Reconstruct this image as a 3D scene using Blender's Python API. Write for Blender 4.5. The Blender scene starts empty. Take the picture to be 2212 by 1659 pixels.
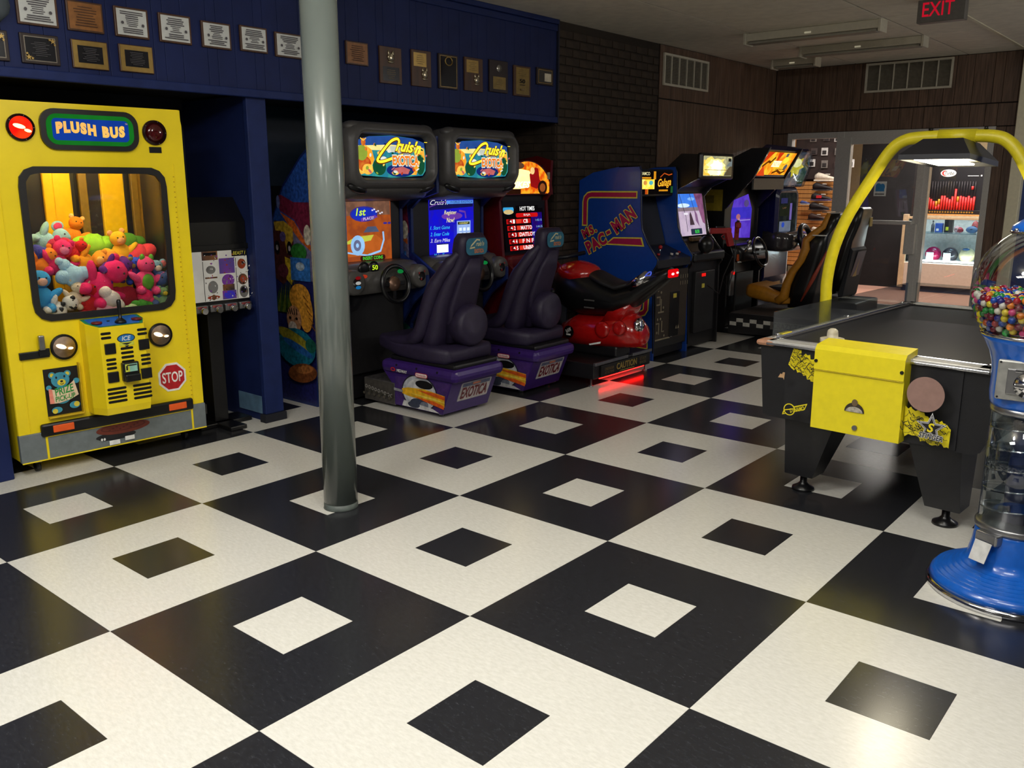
import bpy, bmesh, math, random
from math import sin, cos, pi, radians as R, sqrt, atan2
from mathutils import Vector, Matrix, Euler
random.seed(7)
S = bpy.context.scene
COL = S.collection
# ---------------------------------------------------------------- camera
cd = bpy.data.cameras.new('camera'); cam = bpy.data.objects.new('camera', cd); COL.objects.link(cam)
cd.sensor_width = 36; cd.lens = 36*1893.09/2212; cd.clip_start = .05; cd.clip_end = 80
cam.location = (2.0368, -2.1876, 1.5721)
_f = Vector((-0.62584, 0.74709, -0.22399)); cam.rotation_euler = _f.to_track_quat('-Z', 'Y').to_euler()
S.camera = cam
# ---------------------------------------------------------------- world, view, large lights
w = bpy.data.worlds.new('world'); S.world = w; w.use_nodes = True
w.node_tree.nodes['Background'].inputs[0].default_value = (.55, .58, .62, 1)
w.node_tree.nodes['Background'].inputs[1].default_value = 0.02
S.view_settings.view_transform = 'Standard'; S.view_settings.look = 'None'
S.view_settings.exposure = 0; S.view_settings.gamma = 1
def area(name, loc, rot, sx, sy, power, col):
    l = bpy.data.lights.new(name, 'AREA'); l.shape = 'RECTANGLE'; l.size = sx; l.size_y = sy
    l.energy = power; l.color = col
    o = bpy.data.objects.new(name, l); COL.objects.link(o); o.location = loc; o.rotation_euler = rot
    return o
# lit fluorescent fittings of the ceiling bays around and behind the camera
area('ceiling_fluorescent_near', (-0.6, -1.6, 2.9), (0, 0, 0), 1.2, .5, 48, (1, .975, .92))
area('ceiling_fluorescent_side', (1.9, -0.7, 2.9), (0, 0, 0), 1.2, .5, 42, (1, .975, .92))
area('ceiling_fluorescent_rear', (0.6, -4.2, 2.9), (0, 0, 0), 1.2, .5, 70, (1, .975, .92))
# unseen point lamps at the right over the open concourse, then added fill bulbs
def bulb(name, loc, power, col, r=.2):
    l = bpy.data.lights.new(name, 'POINT'); l.energy = power; l.color = col; l.shadow_soft_size = r
    o = bpy.data.objects.new(name, l); COL.objects.link(o); o.location = loc; return o
bulb('concourse_and_fill_lamp', (4.2, 7.6, 2.6), 70, (1, .96, .9)); bulb('concourse_and_fill_lamp', (3.0, 5.6, 2.5), 40, (1, .96, .9)); bulb('concourse_and_fill_lamp', (3.4, -3.2, 2.6), 30, (1, .96, .9))  # the second is an extra lamp added to brighten the ceiling
bulb('added_fill_lamp', (1.2, .7, 2.72), 30, (1, .975, .92), .15); bulb('added_fill_lamp', (.1, -.7, 2.72), 60, (1, .975, .92), .15)  # bulbs without fittings, added to brighten the ceiling and the crane machine
# pro shop ceiling lights behind the glass
area('shop_and_fill_light', (-1.2, 10.4, 2.55), (0, 0, 0), 1.6, .5, 95, (1, .93, .84)); area('shop_and_fill_light', (-1.1, 11.75, 2.55), (0, 0, 0), 1.2, .3, 55, (1, .94, .87)); area('shop_and_fill_light', (-2.9, 10.1, 2.55), (0, 0, 0), .6, .5, 30, (1, .93, .84))  # the second light is added to brighten the tube display
# ---------------------------------------------------------------- materials
def lin(c):
    return tuple(((v/255)/12.92 if v/255 <= .04045 else ((v/255+.055)/1.055)**2.4) for v in c[:3])
_M = {}
def mat(name, col, rough=.5, metal=0, var=.12, scale=30, bump=0, coat=0, spec=.5, kind=None, col2=None, bscale=None):
    """procedural principled material: base colour with noise variation"""
    if name in _M: return _M[name]
    m = bpy.data.materials.new(name); m.use_nodes = True; nt = m.node_tree; n = nt.nodes; L = nt.links
    b = n['Principled BSDF']; b.inputs['Roughness'].default_value = rough; b.inputs['Metallic'].default_value = metal
    b.inputs['Coat Weight'].default_value = coat; b.inputs['Coat Roughness'].default_value = .08
    b.inputs['Specular IOR Level'].default_value = spec
    tc = n.new('ShaderNodeTexCoord'); nz = n.new('ShaderNodeTexNoise'); nz.inputs['Scale'].default_value = scale
    nz.inputs['Detail'].default_value = 4; L.new(tc.outputs['Object'], nz.inputs['Vector'])
    rp = n.new('ShaderNodeValToRGB'); c = lin(col)
    if col2: c2 = lin(col2)
    else: c2 = tuple(min(1, v*(1+var)) for v in c); c = tuple(v*(1-var) for v in c)
    rp.color_ramp.elements[0].color = (*c, 1); rp.color_ramp.elements[1].color = (*c2, 1)
    rp.color_ramp.elements[0].position = .35; rp.color_ramp.elements[1].position = .65
    L.new(nz.outputs['Fac'], rp.inputs['Fac']); L.new(rp.outputs['Color'], b.inputs['Base Color'])
    if kind == 'wood':
        mp = n.new('ShaderNodeMapping'); mp.inputs['Scale'].default_value = (6, 6, .35); L.new(tc.outputs['Object'], mp.inputs['Vector'])
        L.new(mp.outputs['Vector'], nz.inputs['Vector']); nz.inputs['Distortion'].default_value = .6
    if bump:
        n2 = n.new('ShaderNodeTexNoise'); n2.inputs['Scale'].default_value = bscale or scale*4; n2.inputs['Detail'].default_value = 3
        L.new(tc.outputs['Object'], n2.inputs['Vector'])
        bp = n.new('ShaderNodeBump'); bp.inputs['Strength'].default_value = bump; bp.inputs['Distance'].default_value = .01
        L.new(n2.outputs['Fac'], bp.inputs['Height']); L.new(bp.outputs['Normal'], b.inputs['Normal'])
    _M[name] = m; return m
def emi(name, col, st=1.0, col2=None, scale=8):
    """something that gives off light: screens, backlit glass, lamps"""
    if name in _M: return _M[name]
    m = bpy.data.materials.new(name); m.use_nodes = True; nt = m.node_tree; n = nt.nodes; L = nt.links
    n.remove(n['Principled BSDF']); e = n.new('ShaderNodeEmission'); e.inputs['Strength'].default_value = st
    L.new(e.outputs[0], n['Material Output'].inputs['Surface'])
    c = lin(col)
    tc = n.new('ShaderNodeTexCoord'); nz = n.new('ShaderNodeTexNoise'); nz.inputs['Scale'].default_value = scale
    L.new(tc.outputs['Object'], nz.inputs['Vector']); rp = n.new('ShaderNodeValToRGB')
    c2 = lin(col2) if col2 else tuple(v*.88 for v in c)
    rp.color_ramp.elements[0].color = (*c, 1); rp.color_ramp.elements[1].color = (*c2, 1)
    rp.color_ramp.elements[0].position = .4; rp.color_ramp.elements[1].position = .6
    L.new(nz.outputs['Fac'], rp.inputs['Fac']); L.new(rp.outputs['Color'], e.inputs['Color'])
    _M[name] = m; return m
def glass(name, tint=(255, 255, 255), alpha=.12, rough=.02):
    """thin sheet glass: mostly see-through, reflecting at grazing angles"""
    if name in _M: return _M[name]
    m = bpy.data.materials.new(name); m.use_nodes = True; nt = m.node_tree; n = nt.nodes; L = nt.links
    n.remove(n['Principled BSDF']); t = n.new('ShaderNodeBsdfTransparent'); t.inputs[0].default_value = (*lin(tint), 1)
    g = n.new('ShaderNodeBsdfGlossy'); g.inputs['Roughness'].default_value = rough
    nz = n.new('ShaderNodeTexNoise'); nz.inputs['Scale'].default_value = 3
    mr = n.new('ShaderNodeMapRange'); mr.inputs['To Min'].default_value = alpha*.6; mr.inputs['To Max'].default_value = alpha*1.3
    L.new(nz.outputs['Fac'], mr.inputs['Value'])
    fr = n.new('ShaderNodeFresnel'); fr.inputs[0].default_value = 1.45
    ad = n.new('ShaderNodeMath'); ad.operation = 'ADD'; ad.use_clamp = True
    L.new(fr.outputs[0], ad.inputs[0]); L.new(mr.outputs[0], ad.inputs[1])
    ad2 = n.new('ShaderNodeMath'); ad2.operation = 'MULTIPLY'; ad2.inputs[1].default_value = .5; L.new(ad.outputs[0], ad2.inputs[0])
    mx = n.new('ShaderNodeMixShader'); L.new(ad2.outputs[0], mx.inputs[0]); L.new(t.outputs[0], mx.inputs[1]); L.new(g.outputs[0], mx.inputs[2])
    L.new(mx.outputs[0], n['Material Output'].inputs['Surface'])
    _M[name] = m; return m
# ---------------------------------------------------------------- mesh building
class MB:
    def __init__(s, mt=None): s.v = []; s.f = []; s.mi = []; s.ms = [mt] if mt else []; s.cur = 0; s.sm = []; s.smooth = False
    def use(s, mt):
        if mt not in s.ms: s.ms.append(mt)
        s.cur = s.ms.index(mt); return s
    def add(s, vs, fs, smooth=None):
        b = len(s.v); s.v += [tuple(p) for p in vs]
        for f in fs:
            s.f.append([b+i for i in f]); s.mi.append(s.cur); s.sm.append(s.smooth if smooth is None else smooth)
        return s
    def box(s, x0, x1, y0, y1, z0, z1, M=None):
        vs = [(x, y, z) for x in (x0, x1) for y in (y0, y1) for z in (z0, z1)]
        if M: vs = [M @ Vector(p) for p in vs]
        return s.add(vs, [(0, 1, 3, 2), (4, 6, 7, 5), (0, 4, 5, 1), (2, 3, 7, 6), (0, 2, 6, 4), (1, 5, 7, 3)], False)
    def bbox(s, x0, x1, y0, y1, z0, z1, b=.01, M=None):
        """box with chamfered edges"""
        bm = bmesh.new(); bmesh.ops.create_cube(bm, size=1)
        for v in bm.verts: v.co = Vector((x0+(v.co.x+.5)*(x1-x0), y0+(v.co.y+.5)*(y1-y0), z0+(v.co.z+.5)*(z1-z0)))
        bmesh.ops.bevel(bm, geom=list(bm.edges), offset=b, segments=2, affect='EDGES', profile=.5)
        vs = [v.co.copy() for v in bm.verts]
        if M: vs = [M @ p for p in vs]
        s.add(vs, [[v.index for v in f.verts] for f in bm.faces], False); bm.free(); return s
    def prism(s, pts, axis, a, b):
        """extrude 2D polygon along axis ('x': pts=(y,z); 'y': (x,z); 'z': (x,y)) from a to b"""
        n = len(pts)
        P = {'x': lambda p, t: (t, p[0], p[1]), 'y': lambda p, t: (p[0], t, p[1]), 'z': lambda p, t: (p[0], p[1], t)}[axis]
        vs = [P(p, a) for p in pts]+[P(p, b) for p in pts]
        fs = [list(range(n))[::-1], list(range(n, 2*n))]+[(i, (i+1) % n, n+(i+1) % n, n+i) for i in range(n)]
        return s.add(vs, fs, False)
    def loft(s, rings, cap=True, smooth=True, closed=True):
        n = len(rings[0]); vs = [p for r in rings for p in r]; fs = []
        for k in range(len(rings)-1):
            for i in range(n if closed else n-1):
                j = (i+1) % n; fs.append((k*n+i, k*n+j, (k+1)*n+j, (k+1)*n+i))
        if cap: fs += [list(range(n))[::-1], list(range((len(rings)-1)*n, len(rings)*n))]
        return s.add(vs, fs, smooth)
    def cyl(s, p0, p1, r0, r1=None, n=16, cap=True, smooth=True):
        p0, p1 = Vector(p0), Vector(p1); r1 = r0 if r1 is None else r1
        d = (p1-p0).normalized(); a = d.orthogonal().normalized(); b = d.cross(a)
        rg = lambda p, r: [p+(a*cos(2*pi*i/n)+b*sin(2*pi*i/n))*r for i in range(n)]
        b0 = len(s.f); s.loft([rg(p0, r0), rg(p1, r1)], cap, smooth)
        if cap: s.sm[-1] = s.sm[-2] = False
        return s
    def tube(s, pts, r, n=10, cap=True):
        pts = [Vector(p) for p in pts]; rings = []; up = None
        for i, p in enumerate(pts):
            d = (pts[min(i+1, len(pts)-1)]-pts[max(i-1, 0)]).normalized()
            if up is None: a = d.orthogonal().normalized()
            else: a = (up-d*up.dot(d)).normalized()
            up = a; b = d.cross(a); rr = r[i] if isinstance(r, (list, tuple)) else r
            rings.append([p+(a*cos(2*pi*k/n)+b*sin(2*pi*k/n))*rr for k in range(n)])
        return s.loft(rings, cap)
    def lathe(s, prof, c=(0, 0, 0), n=32, axis='z', smooth=True):
        rings = []
        for r, h in prof:
            ring = []
            for i in range(n):
                a = 2*pi*i/n; p = (r*cos(a), r*sin(a), h)
                if axis == 'y': p = (r*cos(a), h, r*sin(a))
                if axis == 'x': p = (h, r*cos(a), r*sin(a))
                ring.append((c[0]+p[0], c[1]+p[1], c[2]+p[2]))
            rings.append(ring)
        return s.loft(rings, True, smooth)
    def ell(s, c, r, M=None, nu=14, nv=9, wob=0, seed=0):
        """ellipsoid, optionally lumpy"""
        rnd = random.Random(seed); ph = [rnd.uniform(0, 6) for _ in range(4)]; vs = []; c = Vector(c)
        if not isinstance(r, (list, tuple)): r = (r, r, r)
        def pt(t, p):
            k = 1+wob*(sin(3*t+ph[0])*sin(2*p+ph[1])+.6*sin(5*p+ph[2])*sin(t*2+ph[3]))
            q = Vector((r[0]*sin(t)*cos(p)*k, r[1]*sin(t)*sin(p)*k, r[2]*cos(t)*k)); return c+(M @ q if M else q)
        vs.append(pt(0, 0))
        for i in range(1, nv):
            for j in range(nu): vs.append(pt(pi*i/nv, 2*pi*j/nu))
        vs.append(pt(pi, 0)); e = len(vs)-1; fs = []
        for j in range(nu):
            k = (j+1) % nu; fs.append((0, 1+j, 1+k)); fs.append((e, 1+(nv-2)*nu+k, 1+(nv-2)*nu+j))
            for i in range(nv-2): fs.append((1+i*nu+j, 1+(i+1)*nu+j, 1+(i+1)*nu+k, 1+i*nu+k))
        return s.add(vs, fs, True)
    def plate(s, O, r, u, outer, hole, t, n=48, inner_wall=True):
        """flat plate with one hole; outer/hole are functions angle->(x,y) in plane axes r,u at O; thickness t along -normal"""
        O, r, u = Vector(O), Vector(r), Vector(u); nn = r.cross(u); A = []; B = []
        for i in range(n):
            a = 2*pi*(i+.5)/n; A.append(outer(a)); B.append(hole(a))
        P = lambda q, d: O+r*q[0]+u*q[1]-nn*d
        vs = [P(q, 0) for q in A]+[P(q, 0) for q in B]+[P(q, t) for q in A]+[P(q, t) for q in B]; fs = []
        for i in range(n):
            j = (i+1) % n
            fs += [(i, j, n+j, n+i), (2*n+j, 2*n+i, 3*n+i, 3*n+j), (i, 2*n+i, 2*n+j, j), (n+j, 3*n+j, 3*n+i, n+i)]
        return s.add(vs, fs, False)
    def build(s, name, parent=None, mt=None, loc=None, rot=None):
        me = bpy.data.meshes.new(name); me.from_pydata(s.v, [], s.f)
        for m in (s.ms if s.ms else [mt]): me.materials.append(m)
        me.polygons.foreach_set('material_index', s.mi); me.polygons.foreach_set('use_smooth', s.sm)
        bm = bmesh.new(); bm.from_mesh(me); bmesh.ops.recalc_face_normals(bm, faces=bm.faces); bm.to_mesh(me); bm.free()
        me.update(); o = bpy.data.objects.new(name, me); COL.objects.link(o)
        if parent: o.parent = parent
        if loc: o.location = loc
        if rot: o.rotation_euler = rot
        return o
def rrect(w, h, r):
    """radial function of a rounded rectangle of half sizes w,h"""
    def f(a):
        dx, dy = cos(a), sin(a); lo, hi = 0, w+h
        for _ in range(30):
            m = (lo+hi)/2; x, y = abs(dx*m), abs(dy*m)
            qx, qy = x-(w-r), y-(h-r)
            d = sqrt(max(qx, 0)**2+max(qy, 0)**2)+min(max(qx, qy), 0)-r
            if d > 0: hi = m
            else: lo = m
        return (dx*lo, dy*lo)
    return f
def rrpts(w, h, r, n=24, cx=0, cy=0):
    """points of a rounded rectangle"""
    P = []; k = max(2, n//4)
    for q, (sx, sy) in enumerate(((1, 1), (-1, 1), (-1, -1), (1, -1))):
        for i in range(k):
            a = pi/2*(q+i/(k-1)); P.append((cx+sx*(w-r)+r*cos(a), cy+sy*(h-r)+r*sin(a)))
    return P
def thing(name, label, cat, loc=(0, 0, 0), rz=0, group=None, kind=None):
    o = bpy.data.objects.new(name, None); COL.objects.link(o); o.location = loc; o.rotation_euler = (0, 0, rz); o.empty_display_size = .1
    return tag(o, label, cat, group, kind)
def tag(o, label=None, cat=None, group=None, kind=None):
    if label: o['label'] = label
    if cat: o['category'] = cat
    if group: o['group'] = group
    if kind: o['kind'] = kind
    return o
# ---------------------------------------------------------------- flat print (signs, screens, decals)
_T = {}
def glyphs(txt, off=0, shear=0, sp=1):
    key = (txt, off, shear, sp)
    if key in _T: return _T[key]
    c = bpy.data.curves.new('t', 'FONT'); c.body = txt; c.size = 1; c.align_x = 'CENTER'; c.offset = off; c.shear = shear; c.space_character = sp
    c.resolution_u = 3; c.fill_mode = 'FRONT' if hasattr(c, 'fill_mode') else c.fill_mode
    o = bpy.data.objects.new('t', c); me = o.to_mesh()
    vs = [(v.co.x, v.co.y) for v in me.vertices]; fs = [list(p.vertices) for p in me.polygons]
    o.to_mesh_clear(); bpy.data.objects.remove(o); bpy.data.curves.remove(c)
    _T[key] = (vs, fs); return _T[key]
class Art:
    """flat printed shapes on a plane: origin O, right r, up u (local coordinates of the parent)"""
    def __init__(s, O, r, u, lift=.0008):
        s.O, s.r, s.u = Vector(O), Vector(r).normalized(), Vector(u).normalized(); s.n = s.r.cross(s.u); s.m = MB(); s.lift = lift; s.k = 0
    def P(s, x, y, l): return s.O+s.r*x+s.u*y+s.n*(s.lift*l)
    def poly(s, pts, m):
        s.k += 1; s.m.use(m); s.m.add([s.P(x, y, s.k) for x, y in pts], [list(range(len(pts)))]); return s
    def rect(s, x0, y0, x1, y1, m): return s.poly([(x0, y0), (x1, y0), (x1, y1), (x0, y1)], m)
    def rr(s, cx, cy, w, h, r, m): return s.poly(rrpts(w, h, r, 24, cx, cy), m)
    def oval(s, cx, cy, a, b, m, rot=0, n=20):
        return s.poly([(cx+a*cos(t)*cos(rot)-b*sin(t)*sin(rot), cy+a*cos(t)*sin(rot)+b*sin(t)*cos(rot)) for t in [2*pi*i/n for i in range(n)]], m)
    def line(s, pts, w, m):
        s.k += 1; s.m.use(m); pts = [Vector(p) for p in pts]; L = []; Rr = []
        for i, p in enumerate(pts):
            d = (pts[min(i+1, len(pts)-1)]-pts[max(0, i-1)]).normalized(); q = Vector((-d.y, d.x))*(w/2)
            L.append(p+q); Rr.append(p-q)
        n = len(pts); s.m.add([s.P(*q, s.k) for q in L]+[s.P(*q, s.k) for q in Rr], [(i, n+i, n+i+1, i+1) for i in range(n-1)]); return s
    def text(s, txt, cx, cy, w, h, m, rot=0, off=0, shear=0, warp=None, sp=1):
        """text stretched into a box w x h centred at cx,cy"""
        vs, fs = glyphs(txt, off, shear, sp)
        if not vs: return s
        v0, _ = glyphs(txt, 0, shear, sp)
        xs = [p[0] for p in v0]; ys = [p[1] for p in v0]; x0, x1, y0, y1 = min(xs), max(xs), min(ys), max(ys)
        s.k += 1; s.m.use(m); out = []
        for x, y in vs:
            a = ((x-x0)/(x1-x0)-.5)*w; b = ((y-y0)/max(.01, y1-y0)-.5)*h
            if warp: a, b = warp(a, b)
            out.append(s.P(cx+a*cos(rot)-b*sin(rot), cy+a*sin(rot)+b*cos(rot), s.k))
        s.m.add(out, fs); return s
    def build(s, name, parent): return s.m.build(name, parent)
# ================================================================ the room
def tilemat(name, c1, c2, c3, rough):
    m = bpy.data.materials.new(name); m.use_nodes = True; nt = m.node_tree; n = nt.nodes; L = nt.links; b = n['Principled BSDF']
    g = n.new('ShaderNodeNewGeometry'); mp = n.new('ShaderNodeMapping'); L.new(g.outputs['Position'], mp.inputs['Vector'])
    mp.inputs['Rotation'].default_value = (0, 0, .75); mp.inputs['Scale'].default_value = (.55, 1.5, 1)
    a = n.new('ShaderNodeTexNoise'); a.inputs['Scale'].default_value = 62; a.inputs['Detail'].default_value = 6; a.inputs['Roughness'].default_value = .7; L.new(mp.outputs[0], a.inputs['Vector'])
    r1 = n.new('ShaderNodeValToRGB'); e = r1.color_ramp.elements; e[0].color = (*lin(c1), 1); e[0].position = .38; e[1].color = (*lin(c2), 1); e[1].position = .62
    e2 = r1.color_ramp.elements.new(.72); e2.color = (*lin(c3), 1)
    L.new(a.outputs['Fac'], r1.inputs['Fac']); L.new(r1.outputs[0], b.inputs['Base Color'])
    q = n.new('ShaderNodeTexNoise'); q.inputs['Scale'].default_value = 2.2; q.inputs['Detail'].default_value = 4; L.new(g.outputs['Position'], q.inputs['Vector'])
    mr = n.new('ShaderNodeMapRange'); mr.inputs['To Min'].default_value = rough*.8; mr.inputs['To Max'].default_value = rough*1.35
    L.new(q.outputs['Fac'], mr.inputs['Value']); L.new(mr.outputs[0], b.inputs['Roughness'])
    b.inputs['Specular IOR Level'].default_value = .5
    return m
m_tw = tilemat('vinyl_white', (214, 212, 203), (226, 224, 216), (233, 231, 225), .2)
m_tb = tilemat('vinyl_black', (34, 34, 37), (44, 45, 49), (66, 68, 74), .19)
m_sub = mat('floor_grout', (26, 24, 23), .8)
fl = tag(MB(m_sub).box(-5, 7, -8, 9, -.12, -.003).build('floor'), 'black and white vinyl floor laid in big chequers with inset squares', 'floor', kind='structure')
T = .9144; g = .0005
def tile_mesh(mt, ring):
    b = MB(mt); h = T/6; a = T/2-g
    if ring:
        i = h+g
        for x0, x1, y0, y1 in ((-a, a, -a, -i), (-a, a, i, a), (-a, -i, -i, i), (i, a, -i, i)): b.box(x0, x1, y0, y1, -.003, 0)
    else: b.box(-h+g, h-g, -h+g, h-g, -.003, 0)
    o = b.build('tmp'); me = o.data; bpy.data.objects.remove(o); return me
TM = [(tile_mesh(m_tb, 1), tile_mesh(m_tw, 0)), (tile_mesh(m_tw, 1), tile_mesh(m_tb, 0))]
for i in range(-4, 5):
    for j in range(-3, 10):
        for q, nm in ((0, 'tile_frame'), (1, 'tile_inset')):
            o = bpy.data.objects.new(nm, TM[(i+j) % 2][q]); COL.objects.link(o); o.parent = fl
            o.location = ((i+.5)*T, (j+.5)*T, 0)
# ---- ceiling
H = 2.945
m_ct = mat('ceiling_tile', (222, 216, 200), .9, var=.06, scale=9, bump=.25, bscale=180)
m_dark = mat('dark_gap', (22, 20, 18), .9)
ce = tag(MB(m_dark).box(-5, 7, -8, 9, H+.015, H+.1).build('ceiling'), 'off-white tiled ceiling over the arcade', 'ceiling', kind='structure')
tl = MB(m_ct).bbox(-.604, .604, -.299, .299, H-.004-H, H+.012-H, .003).build('tmp'); tme = tl.data; bpy.data.objects.remove(tl)
for i in range(-1, 6):
    for j in range(-19, 8):
        if i > 3 and j < -4: continue
        o = bpy.data.objects.new('ceiling_tile', tme); COL.objects.link(o); o.parent = ce
        o.location = (-1.88+1.22*(i-.5), 4.1+.61*(j+.5), H)
MB(mat('trim_cream', (205, 198, 170), .5)).bbox(-.11, -.075, -6, 8.79, H-.012, H-.003, .003).build('edge_strip', ce)
# ---- blue header over the alcoves, with grooved planks
m_bl = mat('blue_paint', (24, 36, 82), .5, var=.1, scale=6, bump=.05, bscale=60, spec=.25)
m_bl2 = mat('blue_paint_rail', (27, 41, 90), .5, var=.12, scale=12, spec=.25)
m_nav = mat('navy_paint', (22, 26, 44), .6)
hd = tag(MB(m_bl2).box(-2.98, -2.868, -1.6, 4.25, 2.10, H).build('wall_header'), 'blue grooved panelling above the alcoves hung with plaques', 'wall', kind='structure')
y = -1.6; k = 0; ws = [.14, .065, .11, .16, .065, .12]
while y < 4.24:
    wd = min(ws[k % 6], 4.25-y); k += 1
    MB(m_bl).bbox(-2.868, -2.85, y+.0008, y+wd-.0008, 2.13, H-.06, .002).build('plank', hd); y += wd
MB(m_bl2).bbox(-2.868, -2.828, -1.6, 4.25, 2.085, 2.135, .006).build('rail', hd)
MB(m_bl2).bbox(-2.868, -2.835, -1.6, 4.25, H-.10, H-.045, .008).bbox(-2.868, -2.82, -1.6, 4.25, H-.045, H-.004, .008).build('crown_moulding', hd)
MB(m_nav).box(-2.985, -2.83, 4.25, 4.268, 2.085, H).build('end_board', hd)
# ---- alcove shell
m_alc = mat('alcove_dark', (20, 22, 34), .8)
tag(MB(m_nav).box(-3.75, -3.65, -1.6, 4.3, 0, H).build('wall_alcove_back'), 'dark blue back wall of the alcoves', 'wall', kind='structure')
tag(MB(m_alc).box(-3.65, -2.98, -1.6, 4.27, 2.12, 2.2).build('ceiling_alcove'), 'dark ceiling of the alcoves', 'ceiling', kind='structure')
jb = tag(MB(m_bl).bbox(-3.65, -2.94, -1.6, -.452, 0, 2.1, .006).build('wall_alcove_jamb'), 'blue wall end left of the yellow crane machine', 'wall', kind='structure')
dv = tag(MB(m_bl).box(-3.65, -2.91, 1.125, 1.235, .0, 2.1).build('wall_alcove_divider'), 'blue dividing wall between the sticker machine and the racing cabinets', 'wall', kind='structure')
MB(m_bl2).bbox(-2.91, -2.87, 1.105, 1.25, .055, 2.1, .006).build('end_post', dv)
MB(mat('rubbed_blue', (82, 112, 138), .6, var=.2, scale=14)).bbox(-3.2, -2.93, 1.117, 1.125, .05, .17, .002).build('rubbed_skirting', dv)
MB(m_alc).bbox(-2.92, -2.855, 1.09, 1.262, 0, .055, .004).build('foot_block', dv)
# ---- dark brick stretch
m_br = mat('brick_dark', (52, 41, 31), .85, var=.3, scale=7, bump=.4, bscale=60)
m_mo = mat('mortar_dark', (46, 38, 30), .95)
bw = tag(MB(m_mo).box(-3.65, -2.862, 4.275, 5.98, 0, H).build('wall_left'), 'dark brown brick wall behind the arcade cabinets', 'wall', kind='structure')
def brick(lx, ly): 
    o = MB(m_br).bbox(-lx/2, lx/2, -ly/2, ly/2, -.031, .031, .004).build('tmp'); me = o.data; bpy.data.objects.remove(o); return me
bf, bh = brick(.03, .2), brick(.03, .095); cs = .0737; low = MB(m_br)
for c in range(int(H/cs)):
    z = cs*(c+.5); y = 4.28-(.105 if c % 2 else 0)
    while y < 5.97:
        y0, y1 = max(y, 4.278), min(y+.2, 5.978)
        if y1-y0 > .05:
            if z > .85:
                o = bpy.data.objects.new('brick', bf if y1-y0 > .15 else bh); COL.objects.link(o); o.parent = bw
                o.location = (-2.862+random.uniform(-.002, .002), (y0+y1)/2, z)
            else: low.box(-2.87, -2.848, y0, y1, z-.031, z+.031)
        y += .21
tag(low.build('brick_courses', bw), kind='stuff')
ret = MB(m_br)
for c in range(int(H/cs)):
    z = cs*(c+.5); x = -3.64-(.1 if c % 2 else 0)
    while x < -2.87:
        ret.box(max(x, -3.64), min(x+.2, -2.866), 4.262, 4.28, z-.031, z+.031); x += .21
tag(ret.build('brick_return', bw), kind='stuff')
# ---- brown wood panelling
m_wd = mat('walnut_panelling', (78, 59, 46), .5, scale=9, kind='wood', col2=(112, 87, 70))
m_wj = mat('panelling_groove', (24, 17, 12), .8)
wp = tag(MB(m_wj).box(-3.0, -2.858, 5.98, 8.9, 0, H).build('wall_left_panelling'), 'brown wood panelling on the left wall below the vent', 'wall', kind='structure')
y = 5.985; k = 0; pw = [.2, .1, .155, .12, .18]
while y < 8.79:
    wd = min(pw[k % 5], 8.795-y); k += 1
    for z0, z1 in ((.0, 2.408), (2.42, H-.01)): MB(m_wd).bbox(-2.858, -2.842, y+.002, y+wd-.002, z0, z1, .003).build('panel_board', wp)
    y += wd
fw = tag(MB(m_wj).box(-2.86, -2.645, 8.816, 8.93, 0, 2.17).box(-.3, -.09, 8.816, 8.93, 0, 2.17).box(-2.86, -.09, 8.816, 8.93, 2.17, H).build('wall_far'), 'brown wood panelled far wall around the shop front', 'wall', kind='structure')
def far_boards(x0, x1, z0, z1, k=0):
    x = x0
    while x < x1-.01:
        wd = min(pw[k % 5], x1-x); k += 1
        MB(m_wd).bbox(x+.002, x+wd-.002, 8.8, 8.816, z0, z1, .003).build('panel_board', fw); x += wd
far_boards(-2.84, -.09, 2.42, H-.01); far_boards(-2.84, -.09, 2.175, 2.408, 2)
far_boards(-2.84, -2.65, 0, 2.165); far_boards(-.295, -.09, 0, 2.165, 1)
tag(MB(mat('cream_wall', (226, 220, 192), .55, var=.04)).bbox(-.09, .03, 8.7, 8.93, 0, H, .006).build('trim_1'), 'cream corner post at the right end of the panelled wall', 'trim', kind='structure')
tag(MB(mat('blue_wall_far', (30, 58, 120), .5, var=.1)).box(.03, 7, 8.82, 8.95, 0, H).build('wall_right_far'), 'blue wall beyond the cream corner post', 'wall', kind='structure')
m_off = mat('plain_wall', (150, 148, 140), .8)
tag(MB(m_off).box(7, 7.1, -8, 9, 0, H).build('wall_right'), 'plain wall on the right', 'wall', kind='structure')
tag(MB(m_off).box(-5, 7, -8.1, -8, 0, H).build('wall_rear'), 'plain wall behind the camera', 'wall', kind='structure')
tag(MB(m_bl).box(-3.05, -2.94, -8, -1.6, 0, H).build('wall_left_rear'), 'blue wall continuing behind the camera', 'wall', kind='structure')
# ---- steel column
m_col = mat('column_grey', (104, 112, 108), .24, var=.06, scale=3, coat=.35)
pc = thing('support_column', 'round grey painted steel column standing in the foreground', 'column', (-1.262, .425, 0))
MB(m_col).lathe([(.083, 0), (.083, H-.01)], n=48).build('shaft', pc)
MB(mat('column_scuff', (84, 92, 88), .5, var=.2)).lathe([(.086, .0), (.0842, .006), (.0834, .03)], n=48).build('floor_bead', pc)
MB(mat('orange_mark', (196, 92, 40), .6)).box(-.006, .006, -.0845, -.083, 1.62, 1.7, Matrix.Rotation(R(-62), 4, 'Z')).build('paint_mark', pc)
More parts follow.
